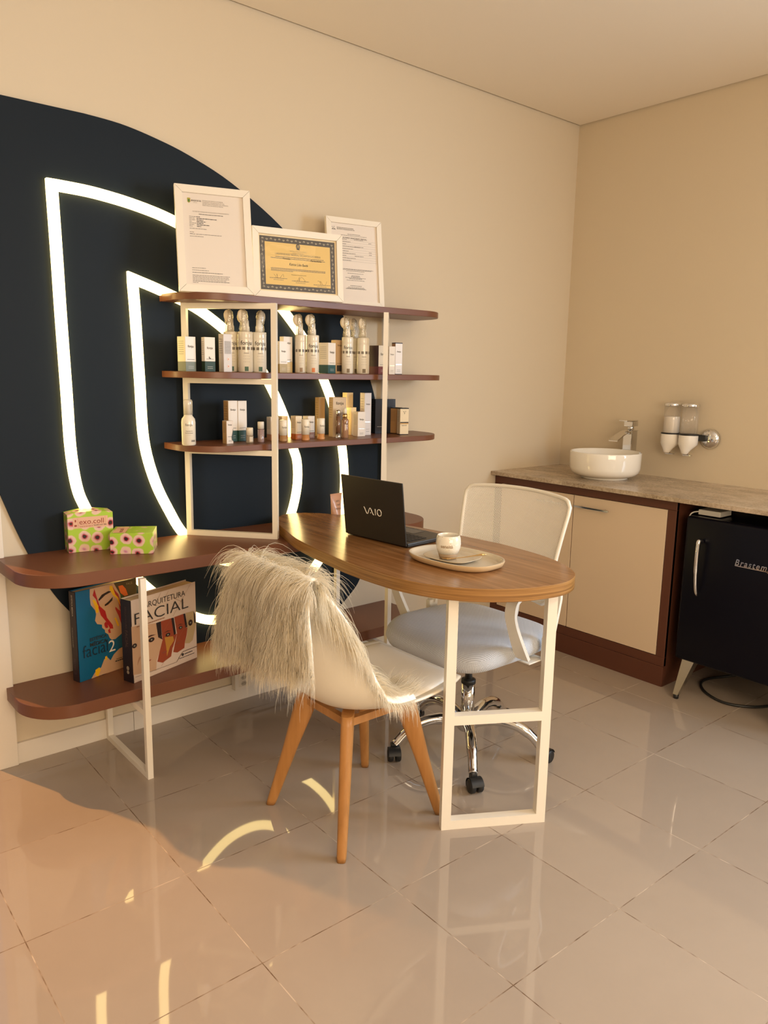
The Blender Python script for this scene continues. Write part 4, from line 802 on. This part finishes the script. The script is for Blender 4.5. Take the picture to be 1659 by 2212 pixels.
# basin
bs = thing('basin', (-.30, -.51, .8872), 0, 'round white ceramic countertop basin on the stone worktop', 'basin')
B().lathe([(0, 0), (.115, 0), (.118, .003), (.116, .008), (.135, .013), (.158, .022), (.171, .036), (.176, .055), (.178, .130), (.177, .1345), (.174, .136), (.171, .134), (.168, .06), (.160, .035), (.13, .020), (.03, .014), (0, .014)], CERAM, 64).build('basin_bowl', bs)
B().lathe([(0, .0135), (.028, .0135), (.028, .016), (.02, .018), (0, .018)], CHROME, 24).build('drain', bs)
# faucet
fc = thing('basin_tap', (-.095, -.515, .8872), 0, 'tall square chrome waterfall tap behind the round basin', 'tap')
b = B(); b.box(-.026, .026, -.026, .026, 0, .232, CHROME, .003, 2); b.box(-.030, .030, -.030, .030, 0, .006, CHROME, .002, 2); b.build('tap_body', fc)
b = B(); P = []
for s in np.linspace(0, 1, 12):
    x = .03-.185*s; z = .238-.048*max(0, s-.25)**1.6/.63; P.append((x, z))
for sgn in (0,):
    vs = []; 
    for x, z in P: vs += [(x, -.026, z), (x, .026, z), (x, .026, z-.005), (x, -.026, z-.005)]
    fs = []
    for i in range(len(P)-1):
        for k in range(4): fs.append((i*4+k, i*4+(k+1) % 4, i*4+4+(k+1) % 4, i*4+4+k))
    fs += [(0, 3, 2, 1), (len(P)*4-4, len(P)*4-3, len(P)*4-2, len(P)*4-1)]
    b.add(vs, fs, CHROME)
b.box(-.045, .024, -.024, .024, .218, .234, CHROME, .002, 2); b.build('spout', fc)
b = B(); b.lathe([(0, .239), (.017, .239), (.017, .262), (0, .262)], CHROME, 24); b.box(-.026, .026, -.026, .026, .258, .284, CHROME, .003, 2); b.box(-.075, .028, -.024, .024, .2845, .291, CHROME, .002, 2); b.build('tap_lever', fc)
# soap dispensers
sd = thing('soap_dispenser', (0, -.79, 1.015), 0, 'twin chrome and white soap dispenser with clear cylinders on the wall above the worktop', 'soap dispenser')
b = B(); b.T = Matrix.Translation((-.002, -.118, .09)) @ Matrix.Rotation(-pi/2, 4, 'Y'); b.lathe([(0, 0), (.048, 0), (.048, .012), (.040, .022), (.020, .028), (0, .029)], CHROME, 32); b.build('bracket', sd)
b = B(); b.box(-.045, -.0015, -.11, .09, .078, .108, BLACK, .004, 2); b.build('mount_rail', sd)
for k, y in enumerate((.067, -.030)):
    b = B(); ww = .045
    b.T = Matrix.Translation((-.058, y, 0))
    b.grid([[(hx*cos(q)*1.0+ox, hy*sin(q), z) for q in np.linspace(0, 2*pi, 28, endpoint=False)] for z, hx, hy, ox in ((.104, .050, .046, 0), (.080, .050, .0465, 0), (.058, .047, .045, -.002), (.045, .036, .036, -.010), (.030, .024, .024, -.020), (.014, .016, .016, -.026), (.010, .012, .012, -.026))], mat('dispenser_white', (.80, .76, .70), .3), closed_u=True)
    b.f.append(tuple(range(len(b.v)-28, len(b.v)))); b.m.append(0); b.sm.append(False); b.build('dispenser_head', sd)
    b = B(); b.T = Matrix.Translation((-.058, y, 0)); b.lathe([(.0465, .104), (.048, .104), (.048, .110), (0, .110)], BLACK, 30); b.build('rim_ring', sd)
    b = B(); b.T = Matrix.Translation((-.058, y, 0)); b.tube([(.004, 0, .045), (.004, 0, .006)], .003, CHROME, 8); b.box(-.006, .014, -.022, .022, .000, .006, CHROME, .002, 2); b.build('push_lever', sd)
    b = B(); b.T = Matrix.Translation((-.058, y, 0)); b.lathe([(.040, .110), (.040, .248)], thin_clear('clear_cylinder', gloss=.03, body=.10, bcol=(.9, .8, .7), fres=.3), 32); b.build('clear_cylinder', sd)
    if k == 0:
        b = B(); b.T = Matrix.Translation((-.058, y, 0)); b.lathe([(0, .111), (.0385, .111), (.0385, .192), (0, .192)], mat('soap', (.78, .72, .64), .3), 30, smooth=False); b.build('soap_fill', sd)
    b = B(); b.T = Matrix.Translation((-.058, y, 0)); b.lathe([(.0415, .244), (.0425, .246), (.0425, .256), (.036, .263), (.015, .266), (0, .2665)], CHROME, 32); b.build('chrome_cap', sd)

# ------------------------------------------------------------------ fridge
fg = thing('mini_fridge', (-.35, -1.41, 0), 0, 'black retro minibar fridge on angled chrome legs under the worktop', 'fridge')
def FP(b): b.T = Matrix.Translation((.35, 1.41, 0))
b = B(); FP(b); b.box(-.515, -.09, -1.69, -1.125, .170, .808, FRIDGE, .012, 3); b.build('fridge_body', fg)
b = B(); FP(b); b.box(-.572, -.5205, -1.694, -1.121, .163, .812, FRIDGE, .014, 3); dr = b.build('fridge_door', fg)
b = B(); FP(b); pth = [(-.578, -1.203, .712), (-.600, -1.203, .718), (-.608, -1.203, .700), (-.610, -1.203, .64), (-.606, -1.203, .57), (-.596, -1.203, .51), (-.582, -1.203, .478), (-.574, -1.203, .474)]
b.tube([tuple(p) for p in catmull(pth, 5, False)], [.0095]*10+[.0085]*10+[.007]*10+[.0055]*6, CHROME, 12, up=(0, 1, 0)); b.build('handle', dr)
b = B(); FP(b); M = Matrix(((0, 0, 1, -.5735), (-1, 0, 0, 0), (0, 0, 1, 0), (0, 0, 0, 1)))
tv, tf, ta, tb = text_geo('Brastemp', .012, 1.25, .25); k = .15/(tb-ta); b.add([(-.5745, -1.352-(p[0]-ta)*k, .640+p[1]*.036) for p in tv], tf, CHROME)
b.box(-.5745, -.5725, -1.50, -1.352, .6355, .6385, CHROME); b.build('badge', dr)
for x, y, dx, dy in ((-.535, -1.185, -.085, .012), (-.535, -1.63, -.085, -.012), (-.14, -1.185, .05, .012), (-.14, -1.63, .05, -.012)):
    b = B(); FP(b); P = []
    for z, hw, s in ((.170, .028, 0), (.02, .011, 1)):
        cx, cy = x+dx*s, y+dy*s; P.append([(cx-hw, cy-hw, z), (cx+hw, cy-hw, z), (cx+hw, cy+hw, z), (cx-hw, cy+hw, z)])
    b.grid([P[1], P[0]], SATIN, False, True); b.f.append((3, 2, 1, 0)); b.m.append(0); b.sm.append(False); b.f.append((4, 5, 6, 7)); b.m.append(0); b.sm.append(False)
    lg = b.build('leg', fg)
    b = B(); FP(b); b.lathe([(0, .0005), (.011, .0005), (.012, .020), (0, .020)], BLACK, 14, c=(x+dx, y+dy)); b.build('leg_tip', lg)
pa = tag(B().box(-.500, -.40, -1.235, -1.135, .8125, .8355, WHITE, .003, 2).build('power_adapter'), 'flat white adapter box lying on top of the black fridge', 'adapter')
b = B(); b.tube([tuple(p) for p in catmull([(-.50, -1.140, .826), (-.512, -1.118, .82), (-.515, -1.105, .80), (-.51, -1.098, .74), (-.50, -1.095, .66), (-.51, -1.100, .62)], 6, False)], .003, WHITE, 8); b.build('cable', pa)
b = B(); FP(b); b.tube([tuple(p) for p in catmull([(-.12, -1.40, .1), (-.20, -1.25, .03), (-.33, -1.155, .0065), (-.45, -1.21, .0065), (-.51, -1.33, .0065), (-.46, -1.43, .0065), (-.36, -1.49, .0065), (-.24, -1.56, .0065), (-.12, -1.6, .0065)], 6, False)], .006, BLACK, 8); b.build('power_cord', fg)

# ------------------------------------------------------------------ office chair
oc = thing('office_chair', (-1.70, -.925, 0), rad(1.5), 'white mesh-back office swivel chair with a grey seat and chrome base, behind the desk', 'office chair')
# base legs and casters; local frame: chair faces -x
ang0 = math.atan2(-1.148+.925, -1.907+1.70)
b = B(); b.lathe([(0, .085), (.034, .085), (.040, .095), (.040, .120), (.034, .135), (.026, .140), (0, .140)], CHROME, 28); b.build('base_hub', oc)
for k in range(5):
    a = ang0+k*2*pi/5; u = Vector((cos(a), sin(a), 0)); R_ = .288
    b = B(); pr = [(.02, .112), (.07, .130), (.13, .138), (.19, .128), (.24, .100), (.272, .068), (.284, .058)]
    b.tube([tuple(u*r_+Vector((0, 0, z))) for r_, z in [(q.x, q.y) for q in catmull([(r_, z, 0) for r_, z in pr], 4, False)]], [.022]*8+[.020]*8+[.017]*9, CHROME, 14); lg = b.build('leg', oc)
    t_ = Vector((-sin(a), cos(a), 0)); b = B(); c = u*(R_); sgn = 1
    b.T = Matrix.Translation(c) @ Matrix.Rotation(a+rad((20, 65, -40, 30, 80)[k]), 4, 'Z')
    b.T = b.T @ Matrix.Rotation(pi/2, 4, 'X')
    for zz in (-.024, .004): b.lathe([(0, zz), (.021, zz), (.0245, zz+.004), (.0245, zz+.016), (.021, zz+.020), (0, zz+.020)], BLACK, 24, c=(.018, .0252))
    cs = b.build('caster', oc)
    b = B(); b.T = Matrix.Translation(c) @ Matrix.Rotation(a+rad((20, 65, -40, 30, 80)[k]), 4, 'Z') @ Matrix.Rotation(pi/2, 4, 'X')
    P = [];
    for q in np.linspace(rad(15), rad(205), 14): P.append([(.018+.029*cos(q), .0252+.029*sin(q), -.022), (.018+.029*cos(q), .0252+.029*sin(q), .022)])
    b.grid(P, BLACK); b.box(-.012, .012, .030, .062, -.011, .011, BLACK, .003, 2); b.build('caster_hood', cs)
b = B(); b.lathe([(0, .135), (.0255, .135), (.0255, .268), (0, .268)], CHROME, 28); b.lathe([(0, .268), (.027, .268), (.027, .282), (.02, .286), (0, .286)], BLACK, 28); b.lathe([(0, .286), (.014, .286), (.014, .405), (0, .405)], SATIN, 20); b.build('gas_lift', oc)
b = B(); b.box(-.12, .12, -.10, .10, .402, .4245, BLACK, .006, 2); b.tube([(.0, .1, .412), (.02, .20, .405), (.02, .24, .400)], .006, BLACK, 8); b.box(.005, .035, .225, .262, .392, .408, BLACK, .004, 2); b.build('tilt_mechanism', oc)
# seat cushion: superellipse rings, waterfall front (-x)
b = B(); SF = seat_fabric(); hx, hy, cxs = .248, .262, -.01; N = 72; uv = []; P = []
spec = [(0, .0, .425), (.60, .6, .425), (.88, .9, .427), (.965, .97, .436), (1.0, 1.0, .458), (.985, .985, .478), (.95, .955, .490), (.88, .89, .4975), (.7, .7, .502), (.4, .4, .503), (.0, .0, .503)]
for sx_, sy_, z in spec:
    row = []
    for q in np.linspace(0, 2*pi, N, endpoint=False):
        e = 4.2; cx_ = abs(cos(q))**(2/e)*(1 if cos(q) >= 0 else -1); sy2 = abs(sin(q))**(2/e)*(1 if sin(q) >= 0 else -1)
        x = cxs+hx*sx_*cx_*(1+.03*sy2*sy2*0); y = hy*sy_*sy2*(1-.07*max(0, cx_)); zz = z-(.018*max(0, (-x-.10)/.14)**2 if x < -.10 else 0)+.004*(abs(y)/.25)**2
        row.append((x, y, zz)); k_ = 1.0; uv.append((x, y if sx_ < .9 else y) if z > .475 or sx_ < .9 else (x*1.0+ (zz-.48)*cos(q), y+(zz-.48)*sin(q)))
    P.append(row)
b.grid(P, SF, closed_u=True); b.build('seat', oc, uv=uv)
# back: curved net panel with rim, chair back at +x
def backpt(u, v):   # u -1..1 across (y), v 0..1 up
    z = .575+v*.395; hw = .218+.042*v+.0*v; y = u*hw*(1-.02*v)+.045*v*0; x = .235+.075*v-.05*(1-abs(u)**2.2)*-1*0-.045*u*u+.03*sin(v*pi)*0+.0*v
    if v > .9: y *= 1-.06*((v-.9)/.1)**2*abs(u)**3
    z += -.012*u*u*v
    return (x-.01*sin(pi*v), y, z)
OY = .03
b = B(); nu, nv = 25, 17; P = [[(p[0], p[1]+OY, p[2]) for p in (backpt(-1+2*i/(nu-1), j/(nv-1)) for i in range(nu))] for j in range(nv)]
uv = [(p[1], p[2]) for r in P for p in r]; b.grid(P, mesh_fabric()); b.build('backrest_net', oc, uv=uv)
b = B(); loop = [backpt(u, 0) for u in np.linspace(-.9, .9, 12)]+[backpt(.985, .03)]+[backpt(1, v) for v in np.linspace(.08, .94, 14)]+[backpt(.97, .99)]+[backpt(u, 1) for u in np.linspace(.9, -.9, 14)]+[backpt(-.97, .99)]+[backpt(-1, v) for v in np.linspace(.94, .08, 14)]+[backpt(-.985, .03)]
b.tube([(p[0], p[1]+OY, p[2]) for p in loop], .0075, WHITE, 10, True, up=(1, 0, 0)); 
b.box(.236, .262, -.19+OY, .19+OY, .57, .615, WHITE, .006, 2)
b.build('backrest_rim', oc)
b = B(); pth = [(.12, .0, .415), (.20, 0, .42), (.262, 0, .47), (.275, 0, .55), (.272, .0, .60)]
b.tube([(p.x, p.y+OY*.7, p.z) for p in catmull(pth, 5, False)], .02, WHITE, sec=[(-1.1, -.35), (1.1, -.35), (1.1, .35), (-1.1, .35)], up=(1, 0, .2)); b.build('back_spine', oc)
# armrests: closed loops
def arm(sy):
    yy = sy*.285; b = B()
    pts = [(-.055, .462), (-.085, .52), (-.115, .585), (-.128, .63), (-.115, .672), (-.06, .690), (.03, .690), (.09, .680), (.118, .655), (.112, .61), (.10, .56), (.085, .50)]
    path = catmull([(x, yy+(.0 if 1 else 0), z) for x, z in pts], 6, False); b.tube([tuple(p) for p in path], 1, WHITE, sec=[(-.021, -.0075), (.021, -.0075), (.024, 0), (.021, .0075), (-.021, .0075), (-.024, 0)], up=(0, 1, 0)) if False else None
    vs = []; n = len(path)
    for i, p in enumerate(path):
        a = path[max(0, i-1)]; e = path[min(n-1, i+1)]; t = (e-a).normalized(); nn = Vector((t.z, 0, -t.x)); w_ = .021+.008*(1 if i < 12 else 0)*(1-i/12 if i < 12 else 0)
        for q, r_ in ((-1, -.8), (1, -.8), (1, .8), (-1, .8)): vs.append(tuple(p+Vector((0, q*w_, 0))+nn*.0075*r_))
    fs = [(i*4+k, i*4+(k+1) % 4, i*4+4+(k+1) % 4, i*4+4+k) for i in range(n-1) for k in range(4)]+[(0, 3, 2, 1), (n*4-4, n*4-3, n*4-2, n*4-1)]
    b.add(vs, fs, WHITE); b.box(.0, .09, yy-sy*.12, yy-sy*.012, .4195, .4245, WHITE, .002, 2); b.box(.06, .105, yy-.012, yy+.012, .42, .51, WHITE, .006, 2)
    return b.build('armrest', oc)
arm(1); arm(-1)

# ------------------------------------------------------------------ tulip chair
tc = thing('side_chair', (-2.278, -.981, 0), 0, 'cream moulded tub chair on four splayed beech legs, in front of the desk', 'chair')
prof = [(.262, .456, .205, .000, .00), (.215, .447, .222, .006, .00), (.13, .427, .236, .022, .00), (.03, .410, .244, .040, .0), (-.07, .405, .248, .062, .01), (-.150, .422, .248, .085, .03), (-.212, .478, .242, .10, .055), (-.248, .560, .232, .10, .07), (-.272, .65, .220, .085, .07), (-.290, .73, .205, .065, .06), (-.302, .79, .178, .045, .04), (-.308, .828, .13, .03, .02), (-.310, .842, .07, .02, .0)]
PV = catmull([(p[0], 0, p[1]) for p in prof], 4, False); PW = catmull([(p[2], p[3], p[4]) for p in prof], 4, False)
def shell_pt(u, s, off=0):
    k = s*(len(PV)-1); i = min(len(PV)-2, int(k)); f = k-i; p = PV[i].lerp(PV[i+1], f); w = PW[i].lerp(PW[i+1], f)
    t = (PV[i+1]-PV[i]).normalized(); nrm = Vector((-t.z, 0, t.x)); nrm = nrm if nrm.z > 0 or nrm.x > 0 else -nrm
    nrm = Vector((t.z, 0, -t.x)) 
    if nrm.z < 0 and s < .4: nrm = -nrm
    lift = w[1]*abs(u)**2.3
    q = p+nrm*lift; q.y = u*w[0]*(1-.0*u*u)
    # surface normal towards the sitter, tilted inwards at the sides
    nn = (nrm*1.0+Vector((0, -u*abs(u)*1.1*(w[1]*6), 0))).normalized(); return q+nn*off
b = B(); nu, nv = 33, 49; outer = [[shell_pt(-1+2*i/(nu-1), j/(nv-1)) for i in range(nu)] for j in range(nv)]
b.grid(outer, SHELLM); sh = b.build('seat_shell', tc); md = sh.modifiers.new('thickness', 'SOLIDIFY'); md.thickness = .007; md.offset = 0
b = B(); P = [[shell_pt((-1+2*i/24)*.86, .03+.50*j/24, .016*(1-abs(-1+2*i/24)**8)*(1-abs(-1+2*j/24)**10)+.0015) for i in range(25)] for j in range(25)]
b.grid(P, PAD); pd = b.build('seat_pad', tc); md = pd.modifiers.new('thickness', 'SOLIDIFY'); md.thickness = .004; md.offset = 1
b = B()
for (sx_, sy_) in ((1, 1), (1, -1), (-1, 1), (-1, -1)):
    b = B(); foot = Vector((sx_*.198, sy_*.193, .0005)); top = Vector((sx_*.108, sy_*.100, .402)); ax = (top-foot).normalized(); o_ = Vector((sx_, sy_, 0)).normalized(); s_ = Vector((-o_.y, o_.x, 0)); P = []
    for f_, wo, ws in ((0, .0150, .0135), (.04, .0165, .0145), (.5, .024, .0175), (.93, .037, .019), (1.0, .038, .0185)):
        c = foot.lerp(top, f_); row = []
        for q in np.linspace(0, 2*pi, 16, endpoint=False):
            e = 3.0; ca = abs(cos(q))**(2/e)*(1 if cos(q) >= 0 else -1); sa = abs(sin(q))**(2/e)*(1 if sin(q) >= 0 else -1); row.append(tuple(c+o_*wo*ca+s_*ws*sa))
        P.append(row)
    b.grid(P, BEECH, True, True)
    for a_, rev in ((0, True), (len(b.v)-16, False)):
        fc_ = tuple(range(a_, a_+16)); b.f.append(fc_[::-1] if rev else fc_); b.m.append(0); b.sm.append(False)
    b.build('leg', tc)
b = B(); 
for a_ in (math.atan2(.1, .108), -math.atan2(.1, .108)):
    u = Vector((cos(a_), sin(a_), 0)); bar(b, -u*.140+Vector((0, 0, .370)), u*.140+Vector((0, 0, .370)), .024, .036, BEECH, Vector((-u.y, u.x, 0)))
for p_, q_ in (((.11, -.108), (-.11, -.108)), ((-.115, -.1), (-.115, .1)), ((.115, -.1), (.115, .1))):
    bar(b, (*p_, .376), (*q_, .376), .020, .024, BEECH, (0, 0, 1) if 0 else ((0, 1, 0) if p_[1] == q_[1] else (1, 0, 0)))
b.build('cross_brace', tc)

# ------------------------------------------------------------------ fur throw
rng = np.random.default_rng(5)
# base sheet sampled over u in -1..1 (y), v 0..1: back hem -> over the top -> seat
def hang_pt(u, v):
    """v<0.52: outside panel hanging behind the back; then over the top and down the inside"""
    if v < .50:
        s = v/.50; z = .590-.012*u+(.012 if u < 0 else 0)+s*(.260+.012*u-(.012 if u < 0 else 0)); x = -.350+.012*sin(5*u+2*s)+.018*(s**3); y = u*((.236-.019*s**2) if u < 0 else (.232-.087*s**1.5)); 
        x += .010*cos(7*u)*(1-s)
        return Vector((x, y, z))
    if v < .58:
        s = (v-.50)/.08; a = pi*s; return Vector((-.310-.022*cos(a), u*((.217 if u < 0 else .145)-.01*s), .850+.018*sin(a)-.0*u))
    s = (v-.58)/.42; sv = .97-s*.72
    # inside strip narrows towards the near edge of the seat
    lo, hi = -1.42+.30*s, .92-1.45*min(1, s*1.15)**.9; uu = lo+(u+1)/2*(hi-lo)
    p = shell_pt(max(-1.0, min(1, uu)), sv, .020+.018*s)
    if uu < -1: q = abs(uu+1); p.y -= .026*min(1, q*8); p.z -= q*.17; p.x -= q*.02
    return p
nu, nv = 31, 81; G = np.array([[tuple(hang_pt(-1+2*i/(nu-1), j/(nv-1))) for i in range(nu)] for j in range(nv)])
ft = thing('fur_throw', (-2.278, -.981, 0), 0, 'long-haired white fur throw draped over the back and near side of the tub chair', 'fur throw')
b = B(); b.grid(G.tolist(), mat('fur_hide', (.93, .88, .78), .8)); bk = b.build('fur_backing', ft); md = bk.modifiers.new('thickness', 'SOLIDIFY'); md.thickness = .006; md.offset = 0
def fur_strands(N):
    # area-weighted sampling of the sheet
    du = G[:, 1:]-G[:, :-1]; dv = G[1:]-G[:-1]; ar = np.linalg.norm(np.cross(du[:-1], dv[:, :-1]), axis=2).ravel(); ar = ar/ar.sum()
    c = rng.choice(len(ar), N, p=ar); j = c//(nu-1); i = c % (nu-1); fu = rng.random(N)[:, None]; fv = rng.random(N)[:, None]
    A = G[j, i]; Bq = G[j, i+1]; Cq = G[j+1, i]; D = G[j+1, i+1]
    P = (A*(1-fu)+Bq*fu)*(1-fv)+(Cq*(1-fu)+D*fu)*fv
    tu = (Bq-A); tv = (Cq-A); nr = np.cross(tu, tv); nr /= np.linalg.norm(nr, axis=1)[:, None]+1e-9
    # outward: away from the shell
    vv = (j+fv[:, 0])/(nv-1); uu = (i+fu[:, 0])/(nu-1)*2-1
    ref = np.where((vv < .5)[:, None], np.array([[-1., 0, 0]]), np.where((vv < .58)[:, None], np.array([[0, 0, 1.]]), np.array([[.75, -.1, .65]])))
    sg = np.sign((nr*ref).sum(1))[:, None]; nr = nr*np.where(sg == 0, 1, sg)
    flow = -tv/(np.linalg.norm(tv, axis=1)[:, None]+1e-9); flow = np.where((vv < .54)[:, None], flow, -flow)
    ss = (vv-.58)/.42; lo = -1.42+.30*ss; hi = .92-1.45*np.minimum(1, np.clip(ss, 0, 9)*1.15)**.9; uq = lo+(uu+1)/2*(hi-lo); over = (vv > .58) & (uq < np.where(vv > .8, -1.08, -.93)); crn = (vv > .47) & (vv <= .60) & (uu < -.86)
    nr = np.where(over[:, None], np.array([[-.25, -1, .15]]), nr); nr = np.where(crn[:, None], np.array([[-.2, -1, .55]]), nr); flow = np.where(over[:, None], np.array([[.15, -.25, -.9]]), flow)
    sidey = np.zeros_like(flow); sidey[:, 1] = np.sign(uu)*np.clip((abs(uu)-.75)/.25, 0, 1)*np.where(uu > 0, .15, .7)
    L = rng.uniform(.045, .088, N)*np.where(rng.random(N) < .05, 1.5, 1)*np.where(vv > .85, .75, 1)*np.where((vv > .50) & (vv <= .76), 1.5, 1)*rng.uniform(.75, 1.15, N)*np.where((vv > .72) & (vv <= .85), .8, 1)
    top_ = (vv > .80) & ~over; gf = np.where(top_, .03, .32); L = np.where(top_, L*1.15, L)
    K = 8; out = np.zeros((N, K, 3)); out[:, 0] = P; ph1 = np.sin(P[:, 1]*38+P[:, 2]*23)*2.2+np.sin(P[:, 2]*61-P[:, 1]*17)*1.6; ph2 = np.sin(P[:, 1]*55-P[:, 2]*31+1.3)*2.4
    rv = rng.normal(0, .16, (N, 3)); d = nr*np.where(top_, .9, .75)[:, None]+flow*.8+sidey+rv
    sw = np.stack([np.sin(ph1)*.1, np.sin(ph1+ph2), np.cos(ph2)*.25], 1)*.75
    d = d+sw; grav = np.array([0, 0, -1.0])
    for k in range(1, K):
        t = k/(K-1); dd = d/(np.linalg.norm(d, axis=1)[:, None]+1e-9); out[:, k] = out[:, k-1]+dd*(L/(K-1))[:, None]
        wv = np.stack([np.cos(ph2+t*7)*.25, np.sin(ph1+t*8), np.cos(ph1*1.3+t*7)*.25], 1)*.33
        d = dd*(1-.25)+grav*gf[:, None]*(.4+t)+flow*.12+wv*.55
    # keep strands from sinking below their hanging plane too much
    R0 = rng.uniform(.00050, .00095, N); vs = np.zeros((N, K, 3, 3)); tan = np.gradient(out, axis=1); tan /= np.linalg.norm(tan, axis=2)[..., None]+1e-9
    ax = np.cross(tan, np.array([.3, .2, .93])); ax /= np.linalg.norm(ax, axis=2)[..., None]+1e-9; ay = np.cross(tan, ax)
    rr = R0[:, None]*(1-.85*np.linspace(0, 1, K)**1.5)[None]
    for q in range(3): a = 2*pi*q/3; vs[:, :, q] = out+(ax*cos(a)+ay*sin(a))*rr[..., None]
    V = vs.reshape(-1, 3); base = (np.arange(N)*K*3)[:, None, None]; ks = (np.arange(K-1)*3)[None, :, None]; q = np.arange(3)[None, None, :]; q2 = (q+1) % 3
    F = np.stack([base+ks+q, base+ks+q2, base+ks+3+q2, base+ks+3+q], -1).reshape(-1, 4)
    me = bpy.data.meshes.new('fur_pile'); me.vertices.add(len(V)); me.vertices.foreach_set('co', V.ravel()); me.loops.add(F.size); me.loops.foreach_set('vertex_index', F.ravel().astype(np.int32)); me.polygons.add(len(F)); me.polygons.foreach_set('loop_start', (np.arange(len(F))*4).astype(np.int32)); me.polygons.foreach_set('loop_total', np.full(len(F), 4, np.int32)) if hasattr(me.polygons[0], 'loop_total') and False else None
    me.polygons.foreach_set('use_smooth', np.ones(len(F), bool)); me.update(calc_edges=True); me.materials.append(FUR)
    o = bpy.data.objects.new('fur_pile', me); COL.objects.link(o); o.parent = ft; o['kind'] = 'stuff'; return o
fur_strands(31000)
